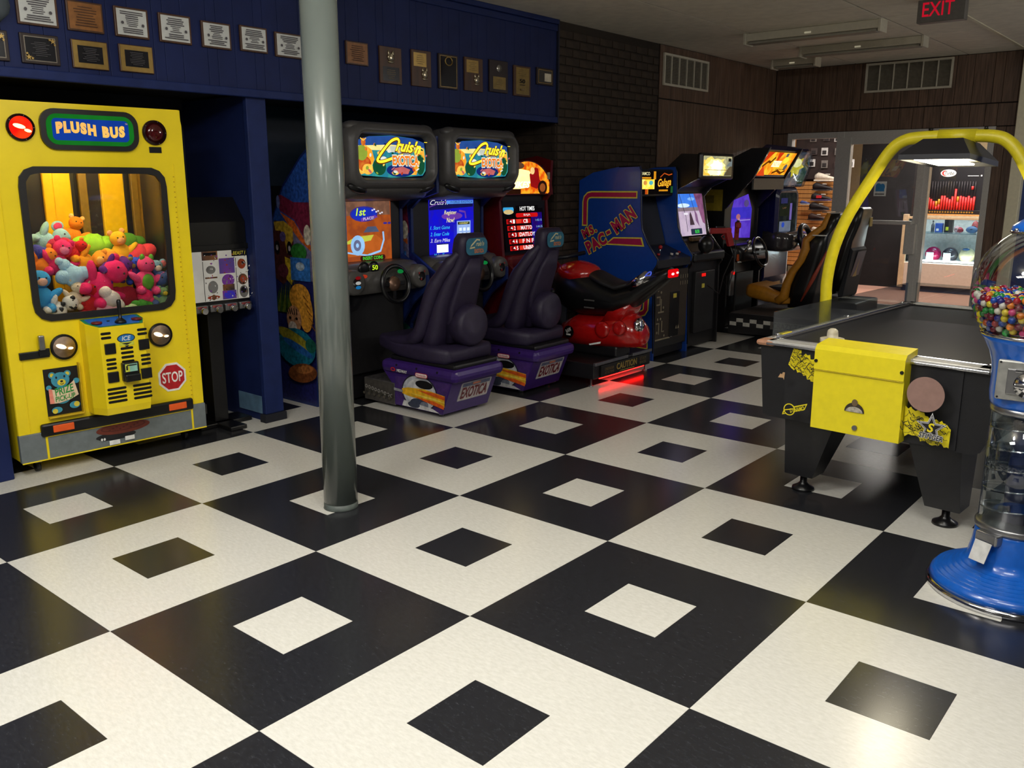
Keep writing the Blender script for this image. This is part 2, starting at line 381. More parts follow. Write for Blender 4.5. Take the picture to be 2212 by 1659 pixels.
# ---- vents
m_vent = mat('vent_metal', (196, 190, 172), .5, var=.05)
def vent(name, label, O, r, u, w, h, n):
    t = thing(name, label, 'vent', O, group='wall grilles'); r, u = Vector(r), Vector(u); nn = r.cross(u)
    def bar(nm, x0, x1, z0, z1, d0, d1):
        b = MB(m_vent); P = lambda x, z, d: r*x+u*z+nn*d
        vs = [P(x, z, d) for x in (x0, x1) for d in (d0, d1) for z in (z0, z1)]
        b.add(vs, [(0, 1, 3, 2), (4, 6, 7, 5), (0, 4, 5, 1), (2, 3, 7, 6), (0, 2, 6, 4), (1, 5, 7, 3)]); return b.build(nm, t)
    e = .022
    for a in ((0, w, 0, e), (0, w, h-e, h), (0, e, e, h-e), (w-e, w, e, h-e)): bar('frame_bar', *a, .002, .022)
    for i in range(1, n): bar('divider', w*i/n-.006, w*i/n+.006, e, h-e, .002, .018)
    b = MB(mat('vent_blades', (126, 120, 106), .6)); k = 18
    for i in range(k):
        z = e+(h-2*e)*(i+.5)/k; P = lambda x, zz, d: r*x+u*zz+nn*d
        b.add([P(e, z+.008, .003), P(w-e, z+.008, .003), P(w-e, z-.006, .012), P(e, z-.006, .012)], [(0, 1, 2, 3)])
    o = b.build('louvre_blades', t); o['kind'] = 'stuff'
    b = MB(m_wj); b.add([r*0+u*0+nn*.002, r*w+nn*.002, r*w+u*h+nn*.002, u*h+nn*.002], [(0, 1, 2, 3)]); b.build('backing', t)
vent('wall_vent', 'cream wall vent grille on the panelled left wall', (-2.842, 6.03, 2.545), (0, 1, 0), (0, 0, 1), .95, .315, 6)
vent('wall_vent', 'wide cream wall vent grille above the shop door', (-1.74, 8.8, 2.6), (1, 0, 0), (0, 0, 1), .95, .325, 6)
# ---- fluorescent fixtures (switched off) and exit sign
m_fx = mat('fixture_enamel', (196, 190, 170), .4, var=.04)
def fixture(label, x0, x1, y0, wd=.16):
    t = thing('fluorescent_fixture', label, 'ceiling light', ((x0+x1)/2, y0, 0), group='unlit strip lights'); h = (x1-x0)/2
    MB(m_fx).bbox(-h, h, -wd/2, wd/2, H-.075, H-.005, .006).build('housing', t)
    MB(mat('diffuser_off', (150, 146, 132), .35, var=.04)).bbox(-h+.03, h-.03, -wd/2+.02, wd/2-.02, H-.1, H-.075, .01).build('diffuser', t)
    for s in (-1, 1): MB(m_fx).bbox(s*h-.012, s*h+.012, -wd/2-.006, wd/2+.006, H-.105, H-.003, .004).build('end_cap', t)
    MB(emi('latch_glow', (200, 190, 160), .5)).bbox(-.04, .02, -wd/2-.004, -wd/2+.002, H-.06, H-.045, .001).build('latch', t)  # latch given a faint glow of its own
fixture('unlit strip light on the ceiling, nearer of the two by the exit sign', -1.93, -.69, 6.05)
fixture('unlit strip light on the ceiling, second one back toward the shop', -1.86, -.66, 7.2)
fixture('short unlit strip light close to the far panelled wall corner', -2.5, -2.0, 7.95)
ex = thing('exit_sign', 'metal exit sign with red letters hanging from the ceiling', 'sign', (-.05, 5.4, 2.775))
MB(mat('exit_case', (92, 88, 82), .45)).bbox(-.172, .172, 0, .09, 0, .17, .006).build('case', ex)
a = Art((0, 0, 0), (1, 0, 0), (0, 0, 1), .001); a.O.y = -.001
a.text('EXIT', -.02, .095, .225, .1, emi('exit_red', (205, 22, 44), .8), off=.01); a.build('lettering', ex)
MB(m_fx).cyl((0, .045, .17), (0, .045, .172), .03).build('mount', ex)
# ================================================================ shop behind the glass
m_al = mat('aluminium', (192, 190, 186), .35, metal=.2, var=.05, scale=60)
m_gl = glass('shop_glass', (236, 238, 240), .02)
sf = tag(MB(mat('shop_carpet', (190, 140, 120), .95, var=.12, scale=60, bump=.3)).box(-4.5, .6, 8.93, 14.2, -.1, 0.0).build('floor_shop'), 'pink beige carpet of the shop behind the glass', 'floor', kind='structure')
tag(MB(mat('shop_ceiling', (170, 160, 140), .9)).box(-4.5, .6, 8.93, 14.2, 2.62, 2.72).build('ceiling_shop'), 'ceiling of the shop behind the glass', 'ceiling', kind='structure')
tag(MB(mat('shop_wall', (214, 190, 148), .85, var=.05)).box(-4.5, .6, 13.3, 13.4, 0, 2.7).build('wall_shop_back'), 'warm beige back wall of the shop', 'wall', kind='structure')
tag(MB(mat('shop_wall', (214, 190, 148))).box(.5, .6, 8.95, 13.4, 0, 2.7).build('wall_shop_right'), 'beige side wall of the shop', 'wall', kind='structure')
dk = mat('shop_partition', (20, 16, 18), .75, var=.25, scale=4)
tag(MB(dk).box(-2.78, -1.98, 11.95, 12.05, 0.0, 2.62).box(-4.5, -4.4, 8.95, 13.4, 0, 2.7).build('wall_shop_partition'), 'dark partition inside the shop behind the door glass', 'wall', kind='structure')
# glazing: side light left, door, right light
win = tag(MB(m_al).box(-2.645, -2.585, 8.80, 8.9, 0, 2.17).box(-2.585, -2.0, 8.80, 8.9, 2.1, 2.17).box(-2.585, -2.0, 8.80, 8.9, 0, .14).box(-2.02, -1.935, 8.79, 8.9, 0, 2.17).build('window_1'), 'aluminium framed side window of the shop showing shoes', 'window', kind='structure')
MB(m_gl).box(-2.585, -2.02, 8.845, 8.851, .14, 2.1).build('pane', win)
dr = tag(MB(m_al).box(-1.935, -1.845, 8.79, 8.88, .0, 2.1).box(-1.845, -1.06, 8.80, 8.87, 2.02, 2.1).box(-1.845, -1.06, 8.80, 8.87, .02, .13).box(-1.06, -.985, 8.79, 8.88, 0, 2.1).build('door_1'), 'aluminium and glass shop door with a push bar', 'door', kind='structure')
MB(m_gl).box(-1.845, -1.06, 8.83, 8.836, .13, 2.02).build('pane', dr)
MB(m_al).bbox(-1.8, -1.06, 8.75, 8.785, 1.09, 1.135, .006).build('push_bar', dr)
MB(m_al).bbox(-1.12, -1.0, 8.74, 8.79, .75, 1.1, .008).build('lock_plate', dr)
MB(m_al).cyl((-1.02, 8.78, 1.32), (-1.02, 8.79, 1.32), .018).build('lock_cylinder', dr)
w2 = tag(MB(m_al).box(-.985, -.93, 8.80, 8.9, 0, 2.17).box(-.36, -.295, 8.80, 8.9, 0, 2.17).box(-.93, -.36, 8.80, 8.9, 2.1, 2.17).box(-.93, -.36, 8.80, 8.9, 0, .12).box(-1.935, -.93, 8.8, 8.9, 2.1, 2.17).build('window_2'), 'aluminium framed window of the shop showing the lit display case', 'window', kind='structure')
MB(m_gl).box(-.93, -.36, 8.845, 8.851, .12, 2.1).build('pane', w2)
po = thing('door_notice', 'small white and blue notice stuck on the shop door glass', 'notice', (-1.47, 8.828, 1.5))
MB(mat('paper', (222, 224, 220), .8)).box(-.07, .07, -.002, 0, -.085, .085).build('sheet', po)
a = Art((0, -.003, 0), (1, 0, 0), (0, 0, 1)); mb_ = mat('notice_blue', (48, 130, 190), .7)
a.oval(-.02, .03, .032, .035, mb_); a.oval(.025, .02, .03, .04, mb_); a.rect(-.05, -.03, .05, .02, mb_); a.rect(-.055, -.066, .055, -.056, mat('ink', (40, 42, 48), .8)); a.build('print', po)
# ---- slat wall with shoes
m_sl = mat('slatwall', (206, 138, 72), .55, scale=6, kind='wood', col2=(226, 158, 88))
sw = thing('slat_display', 'tan slat wall with shoes on it behind the side window', 'display', (-3.15, 11.2, 0))
MB(mat('slat_groove', (70, 40, 22), .8)).box(-.7, .42, .02, .06, .3, 2.35).build('backing', sw)
z = .32
while z < 1.6:
    MB(m_sl).bbox(-.7, .42, 0, .02, z, z+.056, .003).build('slat', sw); z += .064
MB(mat('dark_rack', (44, 28, 24), .8, var=.3, scale=10)).bbox(-.36, .42, -.04, .02, 1.62, 2.35, .004).build('dark_rack', sw)
MB(m_sl).bbox(-.7, -.37, -.01, .02, 1.62, 2.35, .004).build('tan_board', sw)
def shoe(label, loc, L, body, sole, accent=None, flip=False, group='shoes on the slat wall'):
    t = thing('bowling_shoe', label, 'shoe', loc, pi if flip else 0, group); s = L/.3
    st = [(-.14, .045, .085), (-.10, .05, .115), (-.05, .05, .1), (0, .05, .085), (.06, .052, .06), (.11, .048, .045), (.148, .02, .025)]
    rings = []
    for x, hw, h in st: rings.append([(x*s, cos(q)*hw*s*.8, .015*s+(sin(q)*.5+.5)*h*s*.9) for q in [2*pi*i/12 for i in range(12)]])
    MB(body).loft(rings).build('upper', t)
    P = [(-.15, .03), (-.15, -.03), (-.05, -.035), (.08, -.046), (.15, -.025), (.16, 0), (.15, .025), (.08, .046), (-.05, .035)]
    MB(sole).prism([(a*s, b*s) for a, b in P], 'z', 0, .02*s).build('sole', t)
    if accent: MB(accent).bbox(-.06*s, .02*s, -.045*s, -.036*s, .035*s, .075*s, .002).build('flash', t)
    MB(mat('laces', (214, 208, 196), .8)).bbox(.0, .06*s, -.018*s, .018*s, .085*s, .098*s, .004).build('laces', t)
    MB(m_al).bbox(-.1*s, .1*s, -.03*s, .09*s, -.008, 0, .002).build('shelf_clip', t)
m_sd = mat('shoe_dark', (38, 30, 30), .6); m_sw = mat('shoe_white', (222, 206, 186), .6)
for lb, x, z, L, b, so, ac in [('tan white shoe, topmost on the slat wall', -2.99, 1.595, .32, m_sw, m_sw, None),
        ('dark shoe just below the tan white one', -3.02, 1.46, .3, m_sd, m_sd, None),
        ('dark shoe with a red flash on the slat wall', -3.03, 1.31, .3, m_sd, mat('sole_purple', (80, 60, 96), .6), mat('shoe_red', (200, 36, 44), .5)),
        ('dark shoe below the one with the red flash', -3.05, 1.17, .3, m_sd, m_sd, None),
        ('dark brown shoe, lowest of the large dark shoes', -3.07, 1.02, .27, mat('shoe_brown', (58, 36, 26), .6), m_sd, None),
        ('small white shoe low on the slat wall', -3.06, .86, .16, m_sw, m_sw, None),
        ('small purple shoe low on the slat wall by the blue cabinet', -3.25, .80, .16, mat('shoe_purple', (92, 76, 130), .6), m_sw, None),
        ('small white and blue shoe beside the blue cabinet', -3.27, 1.25, .15, mat('shoe_blue', (70, 84, 150), .6), m_sw, None)]:
    shoe(lb, (x, 11.07, z), L, b, so, ac)
for i, x in enumerate((-3.72, -3.53)):
    t = thing('hanging_bag', ('left' if i == 0 else 'right')+' of the two brown round bags on the upper tan board', 'bag', (x, 11.1, 1.93), group='round brown bags')
    MB(mat('bag_brown', (88, 40, 28), .8)).ell((0, 0, 0), (.095, .06, .085), wob=.05, seed=i).build('body', t)
    MB(m_sd).tube([(-.05, 0, .06), (-.03, 0, .13), (.03, 0, .13), (.05, 0, .06)], .008, 6).build('handle', t)
rnd = random.Random(3)
for i in range(12):
    x = -2.95+.22*(i % 4)*.85+rnd.uniform(-.02, .02)-.28; z = 2.22-.18*(i//4)-rnd.uniform(0, .03)
    t = thing('accessory_pack', ('first', 'second', 'third', 'fourth')[i % 4]+' accessory pack in the '+('top', 'middle', 'bottom')[i//4]+' row of the dark rack', 'pack', (x, 11.145, z), group='packs on the dark rack')
    hh = rnd.uniform(.03, .06); MB(mat('pack_card%d' % (i % 3), ((120, 110, 104), (70, 56, 54), (206, 200, 196))[i % 3], .6)).bbox(-.05, .05, -.012, 0, -hh, hh, .004).build('card', t)
    MB(m_sd).bbox(-.03, .03, -.02, -.012, -hh*.7, hh*.3, .004).build('item', t)
# ---- display case
m_bei = mat('case_beige', (200, 184, 168), .6, var=.05); m_frm = mat('case_frame', (196, 170, 134), .4)
ca = thing('display_case', 'beige shop counter with a lit glass showcase', 'display case', (-1.95, 11.6, 0))
MB(mat('case_kick', (40, 42, 70), .7)).box(.02, 2.3, .03, .6, .0, .085).build('kick_board', ca)
MB(m_bei).bbox(0, 2.3, 0, .62, .085, .42, .008).build('base_cabinet', ca)
MB(m_frm).bbox(-.03, .045, -.02, .05, .05, 1.12, .008).build('corner_post', ca)
MB(m_frm).bbox(0, 2.3, 0, .03, 1.055, 1.09, .004).bbox(0, 2.3, .57, .6, 1.055, 1.09, .004).build('top_frame', ca)
MB(glass('case_glass', (225, 238, 244), .06)).box(.045, 2.3, .004, .01, .43, 1.055).build('front_pane', ca)
MB(glass('case_shelf', (205, 226, 236), .25)).box(.03, 2.3, .06, .55, .85, .858).build('glass_shelf', ca)
MB(mat('case_back', (222, 222, 216), .7)).box(.03, 2.3, .58, .6, .42, 1.055).build('back_panel', ca)
MB(emi('case_tube', (255, 250, 240), 40)).cyl((.1, .06, .455), (2.2, .06, .455), .014, n=10).build('lamp_tube', ca)
m_wh = mat('white_tag', (240, 240, 236), .6)
for x, col, lb in [(-1.585, (196, 36, 92), 'crimson bowling ball with a white price card in the showcase'), (-1.352, (48, 52, 66), 'dark grey bowling ball with a white price card in the showcase'), (-1.125, (226, 214, 170), 'cream bowling ball with a blue disc in the showcase')]:
    t = thing('bowling_ball', lb, 'bowling ball', (x, 11.86, .425), group='bowling balls in the showcase')
    b = mat('ball_%d' % col[0], col, .15, coat=.6); MB(b).ell((0, 0, .118), .11, nu=24, nv=16).build('ball', t)
    MB(mat('ball_cup', (170, 170, 170), .5)).lathe([(.06, 0), (.05, .012)], n=16).build('cup', t)
    if col[0] != 226: MB(m_wh).bbox(-.06, .04, -.14, -.134, .02, .15, .001).build('price_card', t)
    else: MB(mat('ball_disc', (40, 90, 140), .3)).ell((-.01, -.05, .205), (.05, .045, .02)).build('disc', t)
pn = thing('bowling_pin', 'white bowling pin with two red neck stripes in the showcase', 'bowling pin', (-.945, 11.84, .425))
MB(mat('pin_white', (240, 236, 226), .25, coat=.4)).lathe([(.026, 0), (.036, .03), (.052, .09), (.06, .115), (.054, .16), (.036, .21), (.024, .25), (.0235, .27), (.03, .31), (.033, .34), (.028, .365), (.012, .38)], n=20).build('body', pn)
MB(mat('pin_red', (196, 40, 44), .4)).lathe([(.0262, .243), (.0252, .253)], n=20).lathe([(.0247, .268), (.0262, .278)], n=20).build('neck_stripes', pn)
for nm, lb, cat_, x, wd, ht, col in [('bottle', 'small grey bottle at the left end of the showcase shelf', 'bottle', -1.64, .05, .16, (96, 100, 108)), ('box', 'blue carton on the showcase shelf', 'box', -1.55, .1, .13, (60, 96, 186)), ('box', 'tall black carton with a yellow spot on the showcase shelf', 'box', -1.42, .11, .2, (38, 36, 40)),
        ('pouch', 'pale pink pouch on the showcase shelf', 'pouch', -1.31, .08, .1, (206, 170, 176)), ('pouch', 'red pouch on the showcase shelf in front of the pink one', 'pouch', -1.27, .1, .08, (176, 60, 72)), ('pouch', 'blue grey double pouch on the showcase shelf', 'pouch', -1.11, .16, .1, (92, 120, 160)), ('pouch', 'rose coloured cap behind the blue pouch', 'pouch', -1.09, .1, .17, (190, 90, 90)), ('case', 'white and navy case at the right of the showcase shelf', 'case', -.84, .22, .1, (84, 96, 130))]:
    t = thing(nm, lb, cat_, (x, 11.9 if 'behind' not in lb else 11.99, .86), group='goods on the showcase shelf'); b = mat('goods_%d_%d' % col[:2], col, .5)
    if nm == 'bottle': MB(b).lathe([(.022, 0), (.024, .1), (.01, .125), (.01, .15)], n=14).build('body', t); MB(m_sd).lathe([(.011, .15), (.011, .165)], n=12).build('cap', t)
    elif nm == 'pouch':
        MB(b).ell((0, 0, ht*.5), (wd*.5, .04, ht*.5), wob=.06, seed=int(ht*99)).build('body', t); MB(m_sd).bbox(-.015, .015, -.045, -.035, ht*.5, ht*.6, .003).build('clasp', t)
    else:
        MB(b).bbox(-wd/2, wd/2, -.04, .04, 0, ht, .004).build('carton', t); MB(mat('spot_y', (206, 214, 60), .5) if 'yellow' in lb else m_wh).bbox(-wd*.3, wd*.05, -.042, -.04, ht*.15, ht*.4, .001).build('label_print', t)
# ---- tube display
sh = thing('wall_shelf', 'tan wooden shelf under the red tube display', 'shelf', (-1.52, 12.5, 1.06))
MB(m_sl).bbox(-.8, .9, -.28, .3, 0, .05, .005).build('board', sh); MB(m_sl).bbox(-.78, -.74, -.2, .3, -.3, 0, .004).build('bracket', sh); MB(m_sl).bbox(.84, .88, -.2, .3, -.3, 0, .004).build('bracket', sh)
td = thing('tube_display', 'black display rack of upright red finger grip tubes on the shelf', 'display', (-1.52, 12.36, 1.11))
MB(mat('rack_black', (26, 22, 24), .4)).bbox(-.42, .40, 0, .05, 0, .82, .006).build('back_board', td)
MB(mat('rack_black', (26, 22, 24))).bbox(-.42, .40, -.05, 0, 0, .06, .004).build('base_tray', td)
rnd = random.Random(5); m_rt = mat('tube_red', (236, 52, 48), .4); m_ot = mat('tube_orange', (236, 150, 40), .4)
hs = [.28, .24, .22, .19, .19, .22, .27, .27, .24, .22, .26, .37, .26, .27, .26, .25, .27, .24, .26]
for i, h in enumerate(hs):
    x = -.37+.037*i
    if i in (4, 5, 12): MB(m_rt).cyl((x, -.03, .06), (x, -.03, h-.08), .0155, n=8).build('grip_tube', td); MB(m_ot).cyl((x, -.03, h-.08), (x, -.03, h), .0155, n=8).build('grip_tube', td)
    else: MB(m_rt).cyl((x, -.03, .06), (x, -.03, h), .0155, n=8).build('grip_tube', td)
    MB(mat('gold_disc', (190, 140, 50), .4, metal=.5)).cyl((x, -.05, .03), (x, -.054, .03), .013, n=10).build('size_disc', td)
    MB(mat('clear_rod', (52, 44, 46), .4)).cyl((x, -.03, h), (x, -.03, .48), .006, n=6).build('rod', td)
MB(m_rt).cyl((-.37+.037*17, -.03, .36), (-.37+.037*17, -.03, .41), .017, n=8).build('grip_tube', td)
a = Art((0, -.001, 0), (1, 0, 0), (0, 0, 1)); a.oval(-.1, .6, .11, .055, mat('logo_white', (235, 232, 228), .5)); a.oval(-.14, .6, .05, .04, m_rt); a.oval(-.12, .6, .045, .035, mat('logo_white', (235, 232, 228)))
a.text('Turbo', -.085, .6, .13, .05, m_dark, shear=.2); a.rect(.17, .555, .32, .563, m_wh); a.rect(.345, .55, .365, .572, m_wh); a.build('logo_print', td)
t2 = thing('tube_display', 'black display rack of green finger grip tubes beside the red ones', 'display', (-1.06, 12.36, 1.11))
MB(mat('rack_black', (26, 22, 24))).bbox(-.02, .3, 0, .05, 0, .82, .006).bbox(-.02, .3, -.05, 0, 0, .06, .004).build('back_board', t2)
for i, h in enumerate((.24, .24, .24, .18, .22, .24)): MB(mat('tube_green', (96, 206, 70), .4)).cyl((.03+.037*i, -.03, .06), (.03+.037*i, -.03, h), .0155, n=8).build('grip_tube', t2)
# ================================================================ plaques
m_pb = mat('plaque_walnut', (66, 42, 26), .4, scale=5, kind='wood', col2=(84, 54, 32)); m_pd = mat('plaque_dark', (40, 26, 22), .4)
m_pw = mat('plaque_paper', (206, 208, 204), .35, var=.03); m_gold = mat('plaque_gold', (190, 158, 92), .28, metal=.8, var=.08); m_blk = mat('plaque_black', (22, 22, 28), .2)
m_ink = mat('plaque_ink', (84, 80, 84), .6); m_inkl = mat('plaque_ink_gold', (120, 100, 62), .5)
def plaque(lb, y0, y1, z0, z1, kind, seed=0):
    w, h = y1-y0, z1-z0; t = thing('plaque', lb, 'plaque', (-2.85, (y0+y1)/2, (z0+z1)/2), pi/2, 'plaques on the blue header')
    W, Hh = w/2, h/2; rnd = random.Random(seed); D = .016
    MB(m_pb if kind in 'wnftcg' else m_pd).bbox(-W, W, -D, -.0005, -Hh, Hh, .003).build('board', t)
    a = Art((0, -D, 0), (1, 0, 0), (0, 0, 1), .0007)
    def lines(x0, x1, z0, z1, n, m, hh=.0035):
        for i in range(n):
            z = z1-(z1-z0)*(i+.5)/n; c = (x0+x1)/2; q = (x1-x0)/2*rnd.uniform(.5, .98); a.rect(c-q, z-hh, c+q, z+hh, m)
    if kind == 'w':      # white certificate
        a.rect(-W*.88, -Hh*.86, W*.88, Hh*.86, m_pw); lines(-W*.7, W*.7, Hh*.2, Hh*.75, 4, m_ink, .003); lines(-W*.4, W*.4, -Hh*.3, Hh*.2, 4, m_ink, .002); lines(-W*.75, W*.75, -Hh*.75, -Hh*.35, 3, m_ink, .0025)
        a.oval(-W*.6, -.005, .008, .008, m_ink); a.oval(W*.6, -.01, .008, .008, m_ink)
    if kind == 'n':      # brown engraved
        a.rect(-W*.9, -Hh*.88, W*.9, Hh*.88, mat('plaque_bronze', (142, 92, 44), .4, var=.15)); lines(-W*.7, W*.7, -Hh*.7, Hh*.7, 8, mat('bronze_ink', (84, 50, 24), .6), .0025)
    if kind in 'sf':     # black plate with border or stars
        bd = m_gold if kind == 'f' else mat('plaque_pewter', (132, 124, 112), .35, metal=.6)
        q = .82 if kind == 's' else .94; e = .03 if kind == 'f' else .006
        a.rect(-W*q, -Hh*q, W*q, Hh*q, bd); a.rect(-W*q+e*.8, -Hh*q+e*.8, W*q-e*.8, Hh*q-e*.8, m_blk); lines(-W*.5, W*.5, -Hh*.5, Hh*.5, 8, mat('grey_ink', (72, 70, 72), .5), .0015)
        if kind == 's':
            for cx, cz, r in ((W*.66, Hh*.6, .016), (W*.5, Hh*.68, .009), (W*.74, Hh*.36, .008), (-W*.68, -Hh*.6, .016), (-W*.5, -Hh*.66, .009), (-W*.76, -Hh*.36, .008)):
                a.poly([(cx+r*(1 if i % 2 == 0 else .42)*sin(i*pi/5), cz+r*(1 if i % 2 == 0 else .42)*cos(i*pi/5)) for i in range(10)], m_gold)
    if kind in 'tc':     # plate plus cast emblem
        if kind == 't': a.rect(-W*.75, -Hh*.85, W*.75, -Hh*.08, m_blk); lines(-W*.5, W*.5, -Hh*.75, -Hh*.2, 5, m_inkl, .0015); ec = (0, Hh*.45)
        else: a.rect(-W*.8, Hh*.1, W*.5, Hh*.85, m_gold); lines(-W*.6, W*.3, Hh*.2, Hh*.75, 5, m_inkl, .0015); ec = (W*.3, -Hh*.3)
        b = MB(mat('pewter_cast', (176, 164, 138), .22, metal=.85)); b.ell((ec[0], -D-.004, ec[1]), (W*.32, .008, Hh*.24), nu=12, nv=8)
        b.cyl((ec[0], -D-.012, ec[1]+.012), (ec[0], -D-.004, ec[1]+.012), .009, n=8); b.ell((ec[0]-W*.2, -D-.003, ec[1]+Hh*.22), (.008, .005, .02)); b.ell((ec[0]+W*.2, -D-.003, ec[1]+Hh*.22), (.008, .005, .02))
        b.ell((ec[0], -D-.003, ec[1]-Hh*.27), (W*.3, .005, .008)); b.build('cast_emblem', t)
    if kind == 'b':      # glossy black with wreath ring
        a.rect(-W*.86, -Hh*.9, W*.86, Hh*.9, m_gold); a.rect(-W*.82, -Hh*.87, W*.82, Hh*.87, mat('plaque_gloss', (20, 22, 32), .06, coat=.5))
        MB(m_gold).tube([(W*.36*cos(q), -D-.004, Hh*.6+Hh*.24*sin(q)) for q in [2*pi*i/20 for i in range(21)]], .0045, 6).build('wreath', t)
    if kind == 'm':      # medal over a gold plate
        a.rect(-W*.62, -Hh*.8, W*.75, -Hh*.02, mat('gold_plate', (196, 168, 104), .2, metal=.85)); lines(-W*.4, W*.5, -Hh*.55, -Hh*.15, 4, m_inkl, .0015)
        MB(mat('medal', (200, 196, 186), .2, metal=.8)).lathe([(W*.26, -D-.006), (W*.26, -D)], (0, 0, Hh*.5), 20, 'y').build('medal', t)
    if kind == 'g':      # gold anniversary plate
        a.rect(-W*.75, -Hh*.88, W*.82, Hh*.88, mat('gold_plate', (196, 168, 104), .2, metal=.85)); lines(-W*.5, W*.5, Hh*.3, Hh*.8, 4, m_inkl, .0012)
        a.text('50', 0, 0, W*.6, Hh*.26, m_blk, off=.02); a.rect(-W*.3, -Hh*.27, W*.3, -Hh*.23, m_blk); a.rect(-W*.22, -Hh*.62, W*.22, -Hh*.5, m_inkl)
    if kind == 'p':      # small framed photo under shiny glass
        a.rect(-W*.84, -Hh*.8, W*.84, Hh*.8, m_gold); a.rect(-W*.78, -Hh*.72, W*.78, Hh*.72, mat('photo_gloss', (60, 58, 56), .08, coat=.6)); a.rect(-W*.1, -Hh*.55, W*.7, Hh*.4, mat('photo_bright', (226, 216, 190), .2, coat=.5))
    a.build('print', t)
P = [('white certificate plaque at the far left of the upper row', -.2, -.0, 2.345, 2.5, 'w'), ('bronze brown engraved plaque in the upper row', .046, .236, 2.345, 2.495, 'n'),
     ('white certificate plaque right of the bronze brown one', .298, .49, 2.345, 2.5, 'w'), ('white certificate plaque, third of the white ones from the left', .552, .748, 2.345, 2.5, 'w'),
     ('white certificate plaque, fourth of the white ones from the left', .815, 1.008, 2.345, 2.492, 'w'), ('white certificate plaque, fifth of the white ones from the left', 1.072, 1.265, 2.352, 2.5, 'w'),
     ('white certificate plaque partly hidden by the grey column', 1.322, 1.535, 2.345, 2.492, 'w'), ('black starred plaque cut off by the left picture edge', -.44, -.257, 2.16, 2.303, 's'),
     ('black plaque with star corners in the lower row', -.2, -.012, 2.16, 2.305, 's'), ('black plaque with a thick mottled gold border in the lower row', .052, .244, 2.16, 2.303, 'f'),
     ('black plaque with a gold frame, last of the lower row', .307, .501, 2.165, 2.308, 'f'), ('wide brown plaque just right of the grey column', 1.888, 2.084, 2.355, 2.505, 'n'),
     ('walnut plaque with a cast emblem above a black plate', 2.186, 2.395, 2.257, 2.505, 't'), ('walnut plaque with a gold plate above a cast emblem, nearer the column', 2.493, 2.693, 2.262, 2.515, 'c'),
     ('glossy black plaque with a gold wreath ring', 2.772, 2.982, 2.266, 2.516, 'b'), ('walnut plaque with a gold plate above a cast emblem, next to the wreath one', 3.057, 3.268, 2.272, 2.52, 'c'),
     ('dark plaque with a silver medal above a gold plate', 3.348, 3.575, 2.284, 2.53, 'm'), ('tall gold plaque marked 50', 3.652, 3.872, 2.275, 2.516, 'g'), ('small framed shiny plaque at the right end of the header', 3.958, 4.186, 2.388, 2.527, 'p')]
for i, p in enumerate(P): plaque(*p, seed=i)
cw = thing('hanging_ornament', 'grey ornament at the top left corner of the header', 'ornament', (-2.85, -.3, 2.43), pi/2)
MB(mat('ornament_grey', (70, 78, 84), .6)).ell((0, -.03, 0), (.06, .03, .09), wob=.1, seed=2).build('body', cw); MB(m_pd).tube([(0, -.03, .09), (0, -.01, .14)], .004, 6).build('hook', cw)
# ================================================================ yellow bus crane machine
X1, Y1, Z1 = Vector((1, 0, 0)), Vector((0, 1, 0)), Vector((0, 0, 1))
m_yel = mat('bus_yellow', (248, 220, 24), .35, var=.04, scale=5, coat=.2); m_black = mat('rubber_black', (22, 20, 20), .45)
m_gry = mat('bus_grey', (112, 120, 122), .5, var=.08); m_pl = mat('plastic_black', (18, 18, 20), .3)
m_chr = mat('chrome', (210, 210, 214), .12, metal=1, var=.03); m_stl = mat('steel', (150, 150, 152), .3, metal=.9, var=.06)
bus = thing('crane_machine', 'yellow school bus shaped crane machine filled with plush toys', 'crane machine', (-2.912, -.417, 0), R(85.887))
DP = .66
MB(m_yel).plate((.53, 0, 1.033), X1, Z1, lambda a, f=rrect(.528, .947, .012): f(a), lambda a, f=rrect(.385, .398, .085): tuple(p+q for p, q in zip(f(a), (.011, .215))), .03, 120).build('front_panel', bus)
b = MB(m_yel)
b.bbox(0, .022, .005, DP, .085, 1.98, .004).bbox(1.038, 1.058, .005, DP, .085, 1.98, .004).box(.0, 1.05, .03, DP, 1.955, 1.98).box(.02, 1.04, .03, DP, .085, .11).box(.02, 1.04, DP-.02, DP, .085, 1.96)
b.build('cabinet_shell', bus)
MB(m_gry).bbox(-.003, .13, -.012, .02, .085, .24, .004).bbox(.138, .968, -.012, .02, .087, .215, .003).bbox(.976, 1.061, -.012, .02, .085, .238, .004).build('lower_band', bus)
MB(m_yel).bbox(.128, .14, -.015, .0, .085, .235, .002).bbox(.966, .978, -.015, 0, .085, .26, .002).bbox(.13, .98, -.016, 0, .208, .216, .002).bbox(0, 1.06, -.014, 0, .08, .0875, .002).build('band_trim', bus)
MB(mat('case_floor', (30, 30, 34), .8)).box(.02, 1.04, .03, DP-.02, .68, .70).build('toy_floor', bus)
# window
MB(m_black).plate((.541, -.014, 1.248), X1, Z1, rrect(.393, .407, .09), rrect(.358, .372, .058), .02, 72).build('window_gasket', bus)
MB(glass('bus_glass', (246, 246, 244), .05)).prism(rrpts(.375, .388, .07, 32, .541, 1.248), 'y', .006, .011).build('window_pane', bus)
